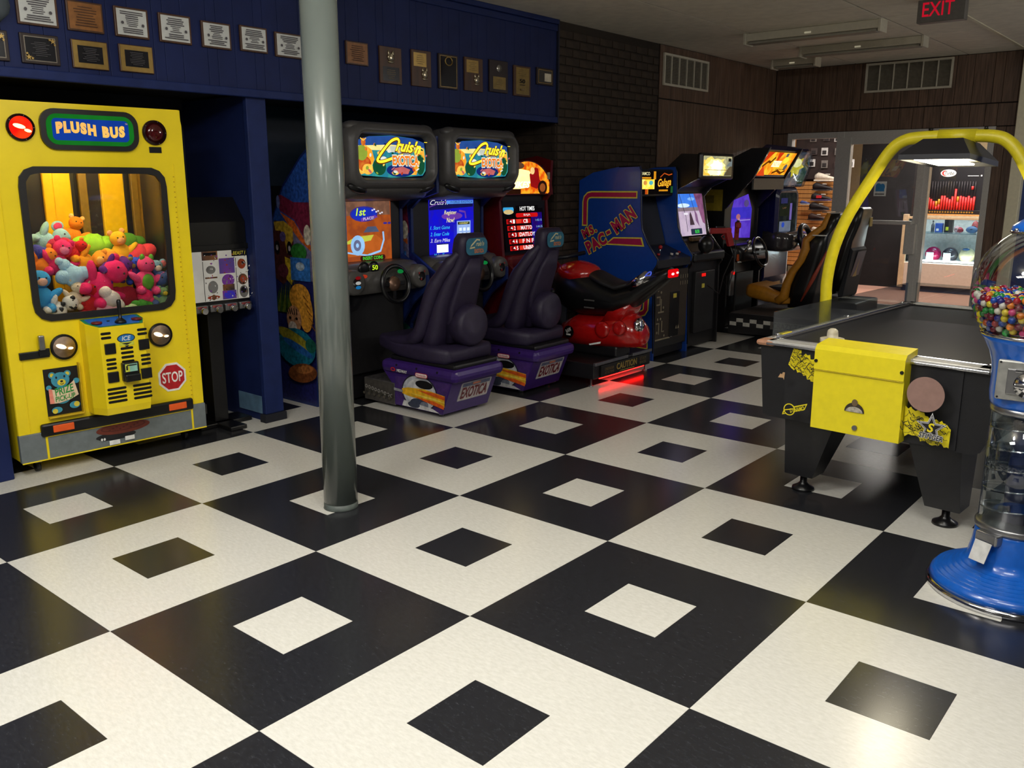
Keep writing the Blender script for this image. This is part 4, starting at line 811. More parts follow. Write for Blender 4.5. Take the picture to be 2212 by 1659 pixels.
def race_cab(lb, y0, screen):
    t = thing('racing_cabinet', lb, 'arcade cabinet', (-2.5, y0, 0), pi/2, 'twin racing cabinets')
    prof = [(.9, 0), (.9, 1.25), (.86, 1.33), (.72, 1.555), (.5, 1.75), (.3, 1.88), (.11, 1.9), (.11, 1.5), (.3, 1.45), (.39, 1.38), (.39, 1.05), (.22, .95), (.12, .9), (.12, .8), (.3, .66), (.42, .5), (.45, .1), (.45, 0)]
    for x in (0, .80): MB(m_side).prism(prof, 'x', x, x+.025).build('side_panel', t)
    side_art(t, -.0006)
    MB(m_cab).box(.025, .80, .45, .89, .02, 1.55).box(.025, .80, .39, .46, .02, .95).build('carcass', t)
    # header housing
    rg = lambda w, h, r, y, cz, n=40: [(.45+px, y, cz+pz) for px, pz in rrpts(w, h, r, n)]
    MB(m_hs).loft([rg(.37, .17, .1, .5, 1.74), rg(.415, .22, .13, .24, 1.74), rg(.425, .225, .13, .12, 1.745), rg(.41, .21, .12, .05, 1.745), rg(.37, .172, .09, .005, 1.745), rg(.345, .155, .075, .02, 1.745), rg(.33, .138, .06, .085, 1.745)], cap=False).build('marquee_housing', t)
    MB(m_hs).loft([rg(.37, .05, .045, .38, 1.49), rg(.39, .055, .05, .14, 1.52), rg(.31, .035, .03, .06, 1.55)]).build('housing_chin', t)
    for x in (.13, .77):
        MB(m_pl).ell((x, .075, 1.535), (.085, .03, .03), Matrix.Rotation(.25 if x < .4 else -.25, 3, 'Y')).build('speaker_port', t)
        MB(m_hs).ell((x+(.0 if x < .4 else -.0), .1, 1.93), (.08, .06, .04)).build('housing_lug', t)
    # marquee picture
    a = Art((.45, .08, 1.745), X1, Z1, .0006)
    bw = lambda k: [(-.32*k, -.09*k), (-.29*k, -.125*k), (0, -.14*k), (.29*k, -.125*k), (.32*k, -.09*k), (.325*k, 0), (.31*k, .1*k), (.2*k, .128*k), (0, .14*k), (-.2*k, .128*k), (-.31*k, .1*k), (-.325*k, 0)]
    a.poly(bw(1), c_('m_teal', (38, 128, 150), 1.0, (60, 160, 150))); a.poly([(-.31, .1), (-.2, .128), (0, .138), (.2, .128), (.31, .1), (.315, .06), (0, .075), (-.315, .06)], c_('m_sky', (44, 84, 160), .9)); a.poly([(-.315, .065), (0, .08), (.31, .065), (.2, .04), (-.2, .04)], c_('m_glow', (240, 226, 140), 1.2))
    og = c_('m_orange', (244, 160, 40), 1.1, (250, 210, 90)); rd = c_('m_red', (200, 62, 30), .9, (236, 140, 50)); gn = c_('m_green', (28, 92, 60), .8); pk = c_('m_pink', (214, 110, 110), .9); nv = c_('m_navy', (26, 50, 130), .8)
    a.poly([(-.32, -.08), (-.325, .04), (-.25, .08), (-.18, .04), (-.16, -.02), (-.2, -.1), (-.28, -.12)], og); a.oval(-.25, -.05, .06, .05, rd); a.oval(-.27, .02, .05, .05, c_('m_lime', (150, 170, 60), 1)); a.oval(-.22, -.085, .05, .035, og); a.oval(-.255, .09, .02, .025, rd); a.line([(-.28, .115), (-.255, .1), (-.23, .115)], .007, og)
    a.oval(-.12, -.07, .06, .055, gn); a.oval(-.08, -.02, .03, .02, c_('m_white', (236, 240, 230), 1)); a.oval(.12, .05, .09, .035, c_('m_grey', (150, 150, 150), .9)); a.rect(-.02, .03, .09, .07, c_('m_pale', (210, 216, 200), 1)); a.poly([(.2, .05), (.3, .06), (.31, -.02), (.22, -.03)], og)
    a.oval(.26, -.05, .045, .07, gn); a.poly([(.15, -.12), (.24, -.02), (.26, -.03), (.22, -.12)], og); a.oval(.07, -.09, .13, .045, nv); a.poly([(-.02, -.11), (.02, -.075), (.09, -.065), (.16, -.085), (.14, -.115)], pk); a.oval(.02, -.11, .03, .012, og)
    rq = random.Random(8)
    for i in range(46): x_, z_ = rq.uniform(-.3, .3), rq.uniform(-.12, .09); a.oval(x_, z_*(1-.4*abs(x_)), rq.uniform(.006, .022), rq.uniform(.004, .014), rq.choice((og, rd, gn, pk, nv, c_('m_white', (236, 240, 230)), c_('m_lime', (150, 170, 60)), c_('m_glow', (240, 226, 140)), og)), rot=rq.uniform(-1, 1), n=9)
    ye = c_('m_yellow', (255, 224, 50), 1.6); dk_ = c_('m_brown', (120, 56, 16), .7)
    cc = smooth([(.02, .075), (.035, .1), (.015, .118), (-.04, .1), (-.1, .05), (-.15, -.002), (-.165, -.03), (-.12, -.035), (-.03, -.012), (.07, .012)], 5); a.line([(x, y-.002) for x, y in cc], .03, dk_); a.line(cc, .018, ye)
    a.text("ruis'n", .12, .068, .235, .075, dk_, rot=-.06, off=.07, shear=.45); a.text("ruis'n", .12, .07, .235, .075, ye, rot=-.06, off=.03, shear=.45)
    a.text('EXOTICA', .09, -.025, .24, .062, c_('m_white', (236, 240, 230)), off=.1); a.text('EXOTICA', .09, -.025, .24, .058, c_('m_exo', (230, 120, 20), 1.3), off=.04); a.rect(.27, .1, .3, .104, ye); a.build('marquee_print', t)
    # monitor
    MB(m_cab).box(.03, .80, .4, .46, .93, 1.47).build('monitor_bezel', t)
    a = Art((.455, .399, 1.222), X1, Z1, .0006)
    if screen == 1:
        a.rr(0, 0, .258, .228, .02, c_('s_desert', (176, 84, 30), .95, (150, 70, 34))); a.rect(-.25, .12, .25, .22, c_('s_dust', (150, 104, 80), .8, (120, 84, 66)))
        a.oval(.0, .13, .13, .055, c_('s_violet', (60, 50, 150), .9)); a.oval(0, .13, .118, .046, c_('s_royal', (28, 50, 190), 1)); a.text('1st', -.03, .145, .09, .05, c_('s_lime', (190, 230, 60), 1.3), off=.02, shear=.2); a.poly([(-.03, .075), (.13, .105), (.1, .12), (-.03, .1)], c_('s_purple', (110, 60, 170), 1)); a.text('PLACE!', .04, .098, .1, .02, c_('s_white', (226, 226, 240), 1.1), rot=.08)
        for i in range(6): a.rect(.07+.018*i, .15-.006*i+.012*(i % 2), .085+.018*i, .16-.006*i+.012*(i % 2), c_('s_white', (226, 226, 240)))
        cb_ = c_('s_ltblue', (150, 196, 240), 1.1); cy = c_('s_caryel', (196, 200, 70), 1)
        a.poly([(-.25, -.13), (-.2, -.07), (-.05, -.02), (.1, -.02), (.16, -.06), (.17, -.12), (.12, -.16), (-.15, -.17)], c_('s_carbody', (190, 96, 36), 1)); a.poly([(-.22, -.08), (-.1, -.03), (.08, -.02), (.05, -.06), (-.1, -.075)], cy); a.line([(.17, .0), (.175, -.06), (.14, -.14), (.02, -.165)], .016, cb_); a.line([(-.24, -.125), (-.1, -.15), (.05, -.17)], .012, cb_)
        a.oval(-.075, -.09, .065, .072, cb_); a.oval(-.08, -.09, .035, .04, c_('s_tyre', (110, 116, 150), .9)); a.oval(-.08, -.09, .014, .016, cb_); a.poly([(-.02, .0), (.02, .04), (.1, .04), (.13, 0)], c_('s_shield', (90, 100, 130), .8)); a.oval(.19, .06, .02, .008, c_('s_violet', (60, 50, 150))); a.oval(.23, .06, .015, .008, c_('s_violet', (60, 50, 150)))
        a.rr(.06, -.185, .12, .018, .016, c_('s_dkred', (70, 26, 22), .7)); a.text('INSERT COINS', .06, -.185, .19, .024, c_('s_green', (70, 214, 60), 1.2), off=.01)
    else:
        a.rr(0, 0, .258, .228, .02, c_('b_blue', (22, 20, 214), .95, (30, 24, 190))); a.poly([(-.25, .14), (.25, .16), (.25, .2), (-.25, .22)], c_('b_dark', (24, 24, 90), .8)); a.poly([(.02, .02), (.25, .06), (.25, -.1), (.02, -.14)], c_('b_mid', (36, 40, 200), 1))
        a.text("Cruis'n", -.14, .2, .2, .04, c_('s_white', (226, 226, 240)), shear=.4); a.line([(-.25, .165), (-.12, .195), (0, .205)], .006, c_('s_purple', (110, 60, 170))); a.rect(-.06, .185, .25, .212, c_('b_sky', (90, 150, 240), 1)); a.text('WORLD EXOTICA', .11, .2, .26, .018, c_('b_dark', (24, 24, 90)))
        a.oval(0, .09, .12, .03, c_('s_purple', (110, 60, 170))); a.line([(.08, .13), (.15, .12), (.16, .07)], .016, c_('s_purple', (110, 60, 170)))
        yl = c_('b_yel', (244, 236, 140), 1.3); a.text('Register', -.02, .115, .14, .04, yl, shear=.2); a.text('Now!', -.02, .06, .09, .038, yl, shear=.2)
        cy_ = c_('b_cyan', (60, 196, 250), 1.2); wt = c_('s_white', (226, 226, 240))
        a.text('1. Start Game', -.14, .005, .22, .028, cy_, shear=.3); a.text('2. Enter Code', -.145, -.045, .21, .028, cy_, shear=.3); a.text('3. Earn Miles', -.14, -.095, .22, .028, wt, shear=.3)
        a.rect(.05, -.1, .21, .05, c_('b_pad', (150, 180, 236), 1.1)); a.rect(.06, .02, .2, .042, c_('b_olive', (60, 66, 40), .8)); a.text('1234567', .13, .031, .1, .012, yl)
        for i in range(9): a.rect(.075+.045*(i % 3), -.03-.038*(i//3), .105+.045*(i % 3), -.005-.038*(i//3), c_('b_key', (214, 230, 250), 1.3))
        a.rect(-.19, -.19, -.06, -.12, c_('b_card', (236, 244, 255), 1.5)); a.rect(-.19, -.128, -.06, -.12, c_('b_dark', (24, 24, 90))); a.text('Make Your', -.14, -.208, .17, .026, cy_, shear=.3)
    a.build('screen_print', t)
    # dash and wheel
    MB(m_dash).loft([[(.45+px, .41, .93+pz) for px, pz in rrpts(.37, .09, .05)], [(.45+px, .25, .91+pz) for px, pz in rrpts(.39, .1, .07)], [(.45+px, .17, .88+pz) for px, pz in rrpts(.34, .07, .06)]]).build('dashboard', t)
    for x, m in ((.14, m_dash), (.76, m_dash)):
        MB(m_dash).lathe([(.085, .28), (.088, .16), (.08, .135), (.07, .13)], (x, 0, .9), 24, 'y').build('button_pod', t); MB(m_pl).lathe([(.068, .132), (.0, .128)], (x, 0, .9), 24, 'y').build('pod_face', t)
    for i, (col, z) in enumerate((((150, 20, 26), .935), ((210, 210, 206), .9), ((30, 130, 200), .87))): MB(emi('btn%d' % i, col, .6)).ell((.15, .126, z), (.024, .006, .012)).build('view_button', t)
    for dx, dz in ((-.03, .025), (.025, .035), (-.01, -.02)): MB(mat('red_print', (150, 40, 40), .5)).bbox(.76+dx-.006, .76+dx+.006, .124, .127, .9+dz-.008, .9+dz+.008, .001).build('gear_mark', t)
    MB(emi('btn_red', (200, 60, 34), .6)).ell((.24, .17, .935), (.03, .012, .014)).build('start_button', t); MB(emi('btn_green', (24, 150, 70), .6)).ell((.53, .11, .955), (.03, .012, .016)).build('music_button', t)
    for x in (.26, .35): MB(m_pl).lathe([(.045, .2), (.05, .19), (.03, .185)], (x, 0, .985), 20, 'y').build('gauge', t)
    a = Art((.355, .183, .99), X1, Z1); a.text('50', 0, 0, .05, .032, emi('led_lime', (200, 240, 40), 1.4), off=.01); a.build('gauge_digits', t)
    wl = thing_part('steering_wheel', t); n = 40
    MB(m_pl).tube([(.47+.125*cos(q), .1+.02*sin(q), .87+.125*sin(q)) for q in [2*pi*i/n for i in range(n+1)]], .017, 10, False).build('rim', wl)
    MB(mat('hub_bronze', (120, 92, 76), .35, metal=.6)).lathe([(.055, .12), (.05, .105), (.0, .1)], (.47, 0, .87), 20, 'y').build('hub_cap', wl)
    MB(m_pl).cyl((.47, .25, .9), (.47, .115, .87), .03).bbox(.37, .57, .108, .122, .855, .885, .005).bbox(.455, .485, .108, .122, .755, .87, .005).build('spokes', wl)
    # lower coin front
    MB(mat('coin_front', (24, 23, 25), .5)).bbox(.06, .78, .36, .4, .2, .78, .008).build('coin_door', t)
    a = Art((.15, .3595, .71), X1, Z1); a.rect(-.04, -.022, .04, .022, mat('sticker_lime', (214, 220, 70))); a.poly([(-.03, .012), (.03, .012), (0, -.014)], m_pl); a.build('warning_sticker', t)
    for z in (.62, .36): MB(m_stl).cyl((.22, .36, z), (.22, .35, z), .014, n=12).build('lock', t)
    pk_ = MB(m_stl).bbox(.165, .205, .335, .355, .42, .47, .005).build('padlock', t); MB(m_chr).tube([(.172, .345, .47), (.172, .345, .5), (.185, .345, .515), (.198, .345, .5), (.198, .345, .47)], .005, 6).build('shackle', pk_)
    return t
def thing_part(name, parent):
    o = bpy.data.objects.new(name, None); COL.objects.link(o); o.parent = parent; o.empty_display_size = .05; return o
race_cab('racing cabinet with an orange desert screen, nearest the blue divider', 1.59, 1)
race_cab('racing cabinet with a blue menu screen, second along the alcove', 2.5, 2)
def race_seat(lb, loc, rz=pi/2):
    t = thing('racing_chair', lb, 'arcade seat', loc, rz, 'purple racing seats')
    low = [(.03, .03), (-.07, .275), (.62, .275), (.53, .185), (.5, .185), (.5, .03)]
    MB(m_pur).prism(low, 'x', -.23, .23).build('base_body', t)
    MB(m_pur).bbox(-.255, .255, -.115, .62, .262, .352, .035).build('base_ledge', t)
    MB(m_cab).bbox(-.22, .22, -.08, .55, .345, .385, .015).build('slide_deck', t)
    for y in (.05, .25, .45): MB(m_cab).cyl((-.256, y, .325), (-.25, y, .325), .008, n=8).build('bolt', t)
    MB(mat('tread_plate', (92, 88, 88), .4, metal=.4, var=.25, scale=14)).bbox(-.23, .23, .5, .83, .02, .185, .006).build('foot_platform', t)
    b = MB(m_stl)
    for i in range(9):
        for j in range(6): b.bbox(-.2+.05*i-.012, -.2+.05*i+.012, .53+.05*j-.004, .53+.05*j+.004, .1845, .1885, .001)
    o = b.build('tread_studs', t); o['kind'] = 'stuff'
    # side print
    a = Art((-.2305, 0, 0), (0, -1, 0), Z1, .0006); Q = lambda L: [(-y, z) for y, z in L]; p = lambda n, c: mat('seatp_'+n, c, .4, var=.2, scale=30)
    a.poly(Q([(.49, .035), (.49, .24), (-.05, .255), (.035, .035)]), p('violet', (70, 44, 110))); a.poly([(-.25+.175*cos(q), max(.036, .15+.13*sin(q))) for q in [2*pi*i/36 for i in range(36)]], p('rimdark', (40, 40, 52))); a.poly([(-.25+.165*cos(q), max(.037, .15+.12*sin(q))) for q in [2*pi*i/36 for i in range(36)]], p('steel', (190, 194, 202))); a.poly([(-.24+.14*cos(q), max(.038, .15+.1*sin(q))) for q in [2*pi*i/36 for i in range(36)]], p('ltsteel', (214, 214, 214))); a.oval(-.2, .215, .085, .03, m_pl); a.oval(-.25, .075, .09, .035, p('slate', (60, 66, 86))); a.oval(-.2, .07, .04, .025, p('ring2', (120, 126, 140)))
    a.poly(Q([(.42, .16), (.36, .175), (.2, .185), (.0, .165), (.005, .085), (.1, .1), (.36, .115), (.42, .125)]), p('flame', (236, 180, 36))); a.poly(Q([(.28, .17), (.1, .172), (.0, .16), (.0, .135), (.15, .15)]), p('flame2', (228, 96, 30))); a.poly(Q([(.3, .12), (.1, .112), (.01, .095), (.01, .07), (.2, .1)]), p('flame2', (228, 96, 30))); a.poly(Q([(.35, .14), (.1, .135), (.0, .12), (.0, .115), (.2, .125)]), p('flame3', (250, 214, 90)))
    a.poly(Q([(.4, .08), (.12, .06), (.05, .037), (.42, .037)]), p('smoke', (206, 206, 206))); a.oval(-.3, .06, .06, .022, p('slate', (60, 66, 86))); a.poly(Q([(.5, .135), (.41, .132), (.41, .15), (.5, .155)]), p('pipe', (150, 150, 156))); a.build('base_print', t)
    a = Art((-.2305, 0, 0), (0, -1, 0), Z1, .0006); a.rect(-.825, .03, -.51, .175, p('grime', (74, 70, 66)))
    for i in range(9): a.oval(-.805+.035*i, .12-.004*i, .014, .014, p('ring', (150, 146, 140))); a.oval(-.805+.035*i, .12-.004*i, .007, .007, p('grime', (74, 70, 66)))
    for i in range(12): a.oval(-.82+.028*i, .07+.02*(i % 2), .012, .01, p('olive%d' % (i % 2), (60, 58, 48) if i % 2 else (92, 86, 74)))
    a.build('platform_print', t)
    a = Art((-.2555, 0, .31), (0, -1, 0), Z1, .0006); rdm = mat('maker_red', (206, 40, 44), .4)
    a.text('MIDWAY', -.395, -.022, .1, .02, m_wh, rot=-.02, off=.02); a.oval(-.485, -.018, .024, .014, rdm); a.oval(-.485, -.018, .014, .007, m_pur)
    a.rr(-.2, -.025, .06, .016, .014, rdm); a.rr(-.2, -.025, .055, .012, .011, m_wh); a.text('Nintendo', -.2, -.025, .09, .016, rdm, off=.015); a.build('maker_print', t)
    # licence plate on the sloping rear
    d = Vector((0, -.1, .245)).normalized(); O = Vector((0, .012, .075)); O = Vector((.03, .03-.1*(.175-.03)/.245, .175))
    a = Art(O, X1, d, .0008); a.rr(0, 0, .155, .075, .012, p('plateedge', (150, 150, 160))); a.rr(0, 0, .15, .071, .01, p('plate', (196, 190, 190))); a.rect(-.14, .04, .14, .068, p('platesky', (92, 100, 130)))
    a.rect(-.04, .048, .04, .064, p('plateorange', (196, 120, 90))); a.text('EXOTICA', 0, -.01, .26, .085, p('plumred', (112, 30, 42)), off=.03); a.build('licence_plate', t)
    # seat
    cr = lambda y, z, w, h, sd: [(px, y, z+pz) for px, pz in rrpts(w, h, min(w, h)*.7, 24)]
    MB(m_vin).loft([cr(.68, .475, .2, .03, 0), cr(.64, .475, .235, .05, 0), cr(.45, .445, .25, .06, 0), cr(.2, .43, .25, .06, 0), cr(.0, .43, .24, .055, 0), cr(-.03, .43, .2, .03, 0)]).build('cushion', t)
    for s in (-1, 1): MB(m_vin).tube(smooth([(s*.205, .62, .485), (s*.215, .42, .5), (s*.215, .27, .55), (s*.21, .2, .7), (s*.195, .13, .88), (s*.15, .04, 1.03), (s*.1, -.02, 1.12)], 4), [.03]*3+[.038]*4+[.048]*6+[.05]*5+[.042]*4+[.028]*3, 10).build('bolster', t)
    bk = lambda z, yc, w, th: [(px, yc+py, z) for px, py in rrpts(w, th, th*.8, 24)]
    MB(m_vin).loft([bk(.42, .2, .2, .06), bk(.56, .19, .205, .08), bk(.75, .14, .2, .075), bk(.9, .075, .175, .065), bk(1.02, .015, .135, .058), bk(1.09, -.01, .115, .055), bk(1.13, -.02, .13, .06), bk(1.21, -.03, .125, .055), bk(1.245, -.03, .1, .035)]).build('backrest', t)
    MB(m_vin).loft([bk(.5, .1, .1, .03), bk(.75, .06, .12, .03), bk(.95, -.02, .1, .025), bk(1.08, -.065, .05, .02)]).build('rear_spine', t)
    MB(m_vin).lathe([(.14, .12), (.145, .0), (.137, -.035), (.12, -.045), (.0, -.045)], (.03, 0, .62), 32, 'y').build('speaker_drum', t)
    a = Art((0, -.091, 1.16), X1, Z1, .0006); a.rr(0, 0, .105, .055, .04, mat('badge_teal', (38, 104, 130), .4)); a.line([(.03, .04), (.0, .045), (-.05, .01), (-.07, -.01), (-.02, -.005)], .01, mat('badge_cream', (206, 196, 150), .5)); a.text("ruis'n", .03, .018, .08, .03, mat('badge_cream', (206, 196, 150)), shear=.4, off=.02); a.text('EXOTICA', .02, -.03, .09, .025, mat('badge_orange', (214, 120, 50), .5), off=.03); a.build('badge', t)
    for x in (-.17, .17): MB(m_stl).cyl((x, .1, 0), (x, .1, .03), .02, n=10).build('foot', t)
    return t
race_seat('purple racing seat with a licence plate, in front of the nearer racing cabinet', (-2.0, 2.16, 0))
race_seat('purple racing seat with a licence plate, beside the red motorcycle ride', (-2.03, 3.06, 0), R(91.5))
# ================================================================ motorcycle game
m_red = mat('bike_red', (176, 20, 18), .18, var=.06, coat=.6); m_rdk = mat('cab_red', (96, 12, 16), .35)
bc = thing('motorcycle_cabinet', 'red motorcycle racing cabinet showing a score table', 'arcade cabinet', (-2.72, 3.44, 0), pi/2)
MB(m_rdk).prism([(.55, 0), (.55, 1.75), (.2, 1.8), (.04, 1.76), (.06, 1.47), (.1, 1.42), (.06, .95), (-.06, .86), (-.02, .6), (.12, .3), (.12, 0)], 'x', 0, .03).prism([(.55, 0), (.55, 1.75), (.2, 1.8), (.04, 1.76), (.06, 1.47), (.1, 1.42), (.06, .95), (-.06, .86), (-.02, .6), (.12, .3), (.12, 0)], 'x', .63, .66).build('side_frames', bc)
MB(m_cab).box(.03, .63, .13, .54, .0, 1.72).build('carcass', bc)
MB(m_rdk).bbox(.03, .63, .0, .14, .78, .97, .03).build('control_shelf', bc)
dome = [(.33*cos(q), .26*sin(q)) for q in [pi*i/20 for i in range(21)]]
MB(m_rdk).prism([(.33+x*1.08, 1.47+z*1.1) for x, z in dome], 'y', .06, .2).build('marquee_dome', bc)
a = Art((.33, .059, 1.5), X1, Z1, .0006); fl_ = lambda n, c, s=1, c2=None: emi('bk_'+n, c, s, c2, 16)
a.poly([(x*.95, z*.95) for x, z in dome]+[(-.28, -.02), (.28, -.02)], fl_('fire', (226, 84, 14), 1.1, (250, 176, 40))); a.poly([(-.28, -.0), (-.3, .1), (-.15, .19), (.02, .17), (.08, .1), (-.02, .03)], fl_('hot', (255, 226, 130), 2.4)); a.oval(-.14, .21, .09, .03, fl_('smoke', (120, 84, 60), .6))
a.poly([(.02, .14), (.1, .2), (.14, .19), (.16, .1), (.2, .06), (.12, .02), (.04, .04)], fl_('bike', (170, 20, 24), .8)); a.oval(.06, .17, .03, .03, fl_('rider', (240, 200, 130), 1.2)); a.oval(.2, .03, .065, .06, fl_('tyre', (50, 26, 20), .6), n=24); a.oval(.2, .03, .04, .036, fl_('rim', (170, 90, 40), .8), n=24)
a.text('BIKES', -.1, .055, .25, .05, fl_('lett', (255, 246, 210), 1.8), shear=.3, off=.03); a.rect(-.28, -.02, -.1, .02, fl_('dark', (60, 30, 16), .5)); a.build('marquee_print', bc)
MB(mat('sticker_pale', (170, 166, 140), .5)).bbox(.6, .64, .052, .06, 1.6, 1.66, .001).build('sticker', bc)
a = Art((.32, .09, 1.2), X1, Vector((0, .1, 1)), .0006); MB(m_pl).box(.04, .62, .1, .14, .97, 1.42).build('monitor_bezel', bc)
a.O = Vector((.32, .085, 1.2)); k = fl_('scr_black', (14, 10, 14), .6); a.rect(-.27, -.2, .27, .2, k); a.rect(.1, -.2, .25, .12, fl_('scr_blue', (26, 16, 150), .8, (40, 10, 110))); a.oval(-.2, .15, .07, .042, fl_('scr_sky', (60, 170, 230), 1)); a.oval(-.2, .13, .065, .02, fl_('scr_sand', (216, 190, 130), 1)); a.rect(-.1, .125, .2, .185, k); wt = fl_('scr_white', (240, 238, 236), 1.2); rr_ = fl_('scr_red', (206, 20, 20), 1)
a.text('HOT TIMES', .05, .155, .2, .034, wt, off=.02); a.rr(.04, .1, .15, .018, .016, rr_); a.text('BAJA', .04, .1, .09, .022, wt)
for i, (nm, tm) in enumerate((('CB', '1:43.15'), ('MATTO', '1:44.35'), ('DAITLOY', '1:45.04'), ('F N F', '1:46.7'), ('UNBIV', '1:47'))):
    z = .05-.056*i; a.rect(-.24, z-.02, -.13, z+.02, rr_); a.oval(-.2, z, .03, .02, fl_('scr_dred', (120, 10, 14), .8)); a.poly([(-.2, z), (-.18, z+.014), (-.17, z-.01)], wt); a.text(str(i+1), -.145, z, .018, .03, wt, off=.02); a.rect(-.12, z-.019, .08, z+.019, rr_); a.rect(-.115, z-.016, -.05, z+.016, fl_('scr_lred', (230, 60, 40), 1)); a.text(nm, .01, z, .03*len(nm), .032, wt, off=.02); a.text(tm, .19, z+.004, .085, .018, fl_('scr_cyan', (150, 200, 240), 1))
a.text('PRESS START', .05, -.186, .16, .012, fl_('scr_white', (240, 238, 236))); a.build('screen_print', bc)
# the ride-on motorcycle
mb = thing('motorcycle_ride', 'glossy red and black ride-on motorcycle on a platform with a caution plate', 'arcade ride', (-1.78, 3.79, 0), pi/2)
MB(m_cab).bbox(-.42, .42, .0, .9, .06, .185, .01).build('platform', mb)
MB(m_stl).bbox(-.42, .05, -.015, .01, .17, .195, .003).bbox(.12, .42, -.015, .01, .17, .195, .003).build('platform_edge', mb)
pl_ = MB(mat('caution_plate', (20, 20, 18), .4)).bbox(-.34, .36, -.02, -.004, .07, .165, .003).build('caution_plate', mb)
a = Art((0.01, -.0205, .118), X1, Z1, .0006); go = mat('caution_gold', (150, 128, 60), .5); a.text('CAUTION', .01, .008, .3, .05, go, off=.03); a.text('ONE RIDER', -.245, .012, .13, .02, m_inkl); a.text('AT A TIME', -.245, -.018, .13, .02, m_inkl); a.text('STAY', .255, .02, .1, .024, m_inkl); a.text('BACK', .255, -.012, .1, .024, m_inkl); a.rect(-.1, -.035, .12, -.028, go); a.build('caution_print', pl_)
MB(emi('led_red', (255, 20, 16), 16)).cyl((-.3, .03, .052), (.36, .03, .052), .007, n=8).build('underglow_strip', mb)
for x in (-.4, .4):
    for y in (.04, .86): MB(m_stl).lathe([(.022, 0), (.02, .008), (.008, .012), (.008, .06)], (x, y, 0), 12).build('levelling_foot', mb)
rg = lambda y, cz, hh, hw, n=18: [(hw*cos(2*pi*i/n), y, cz+hh*sin(2*pi*i/n)) for i in range(n)]
MB(m_pl).loft([rg(.7, .74, .08, .06), rg(.62, .72, .16, .11), rg(.5, .7, .19, .17), rg(.35, .68, .19, .18), rg(.17, .65, .14, .165), rg(.04, .64, .11, .15), rg(-.12, .7, .09, .13), rg(-.28, .81, .075, .1), rg(-.4, .885, .05, .085), rg(-.42, .89, .035, .07)]).build('body', mb)
MB(mat('saddle', (26, 25, 28), .55)).loft([rg(.27, .83, .045, .13), rg(.15, .785, .04, .14), rg(.03, .755, .035, .14), rg(-.08, .79, .03, .11), rg(-.14, .84, .02, .08)]).build('saddle', mb)
MB(m_red).ell((0, .46, .84), (.155, .2, .1), wob=.03, seed=4, nu=20, nv=12).build('fuel_tank', mb)
MB(m_red).loft([rg(.62, .3, .06, .05), rg(.58, .32, .11, .1), rg(.42, .37, .14, .165), rg(.2, .375, .135, .18), rg(.02, .4, .145, .17), rg(-.1, .41, .14, .14), rg(-.18, .38, .09, .1), rg(-.2, .37, .05, .06)]).build('lower_fairing', mb)
MB(m_red).loft([[(px*.8, .06+py*.09, .48) for px, py in rrpts(.16, 1, .1, 20)], [(px*.7, .0+py*.09, .58) for px, py in rrpts(.16, 1, .1, 20)], [(px*.55, -.05+py*.07, .66) for px, py in rrpts(.16, 1, .1, 20)]]).build('swing_cover', mb)
for y, z, r_ in ((.1, .42, .07), (-.06, .45, .06)): MB(m_red).lathe([(r_, -.02), (r_*.9, -.045), (r_*.5, -.05), (0, -.045)], (-.145, y, z), 24, 'x').build('engine_cover', mb)
MB(m_chr).lathe([(.055, 0), (.058, -.03), (.04, -.05), (0, -.05)], (-.06, -.15, .47), 24, 'y').build('exhaust_disc', mb)
MB(m_chr).cyl((-.1, -.1, .77), (-.1, -.26, .87), .038, .042, n=18).build('tail_pipe', mb); MB(emi('pipe_glint', (90, 110, 236), .7)).tube([(-.1+.036*cos(q), -.262-.02*sin(q), .872+.03*sin(q)) for q in [2*pi*i/16 for i in range(17)]], .005, 6).build('pipe_glint_ring', mb)  # blue glint on the pipe mouth, made as a glowing ring
MB(emi('tail_red', (220, 8, 14), 1.1)).bbox(-.07, .07, -.44, -.415, .86, .925, .012).build('tail_lamp', mb); MB(emi('tail_hot', (255, 150, 150), 3)).ell((-.03, -.442, .89), (.022, .004, .01)).ell((.04, -.442, .895), (.018, .004, .009)).build('tail_bulbs', mb)
MB(m_pl).tube([(-.3, .62, .98), (-.12, .7, .95), (.12, .7, .95), (.3, .62, .98)], .018, 10).build('handlebar', mb)
MB(m_pl).bbox(-.1, .1, .64, .95, .3, .7, .03).build('mount', mb)
MB(m_cab).bbox(-.1, .1, .0, .5, .185, .28, .02).build('pedestal', mb)
a = Art((-.172, .43, .37), (0, -1, 0), Z1, .012); a.k = 0; a.lift = .004; a.oval(0, 0, .05, .05, m_pl); a.text('RAW', 0, .012, .055, .03, m_wh, rot=.5, off=.03); a.rect(-.02, -.03, .025, -.016, m_wh); a.build('maker_badge', mb)
a = Art((-.182, .16, .3), (0, -1, .2), Z1, .004); a.poly([(-.06, .004), (.06, .012), (.055, -.004), (-.05, -.008)], m_wh); a.build('stripe_print', mb)
for z in (.58, .64): MB(m_dash).bbox(-.181, -.172, .18, .28, z, z+.012, .003, Matrix.Rotation(.0, 4, 'X')).build('side_slot', mb)
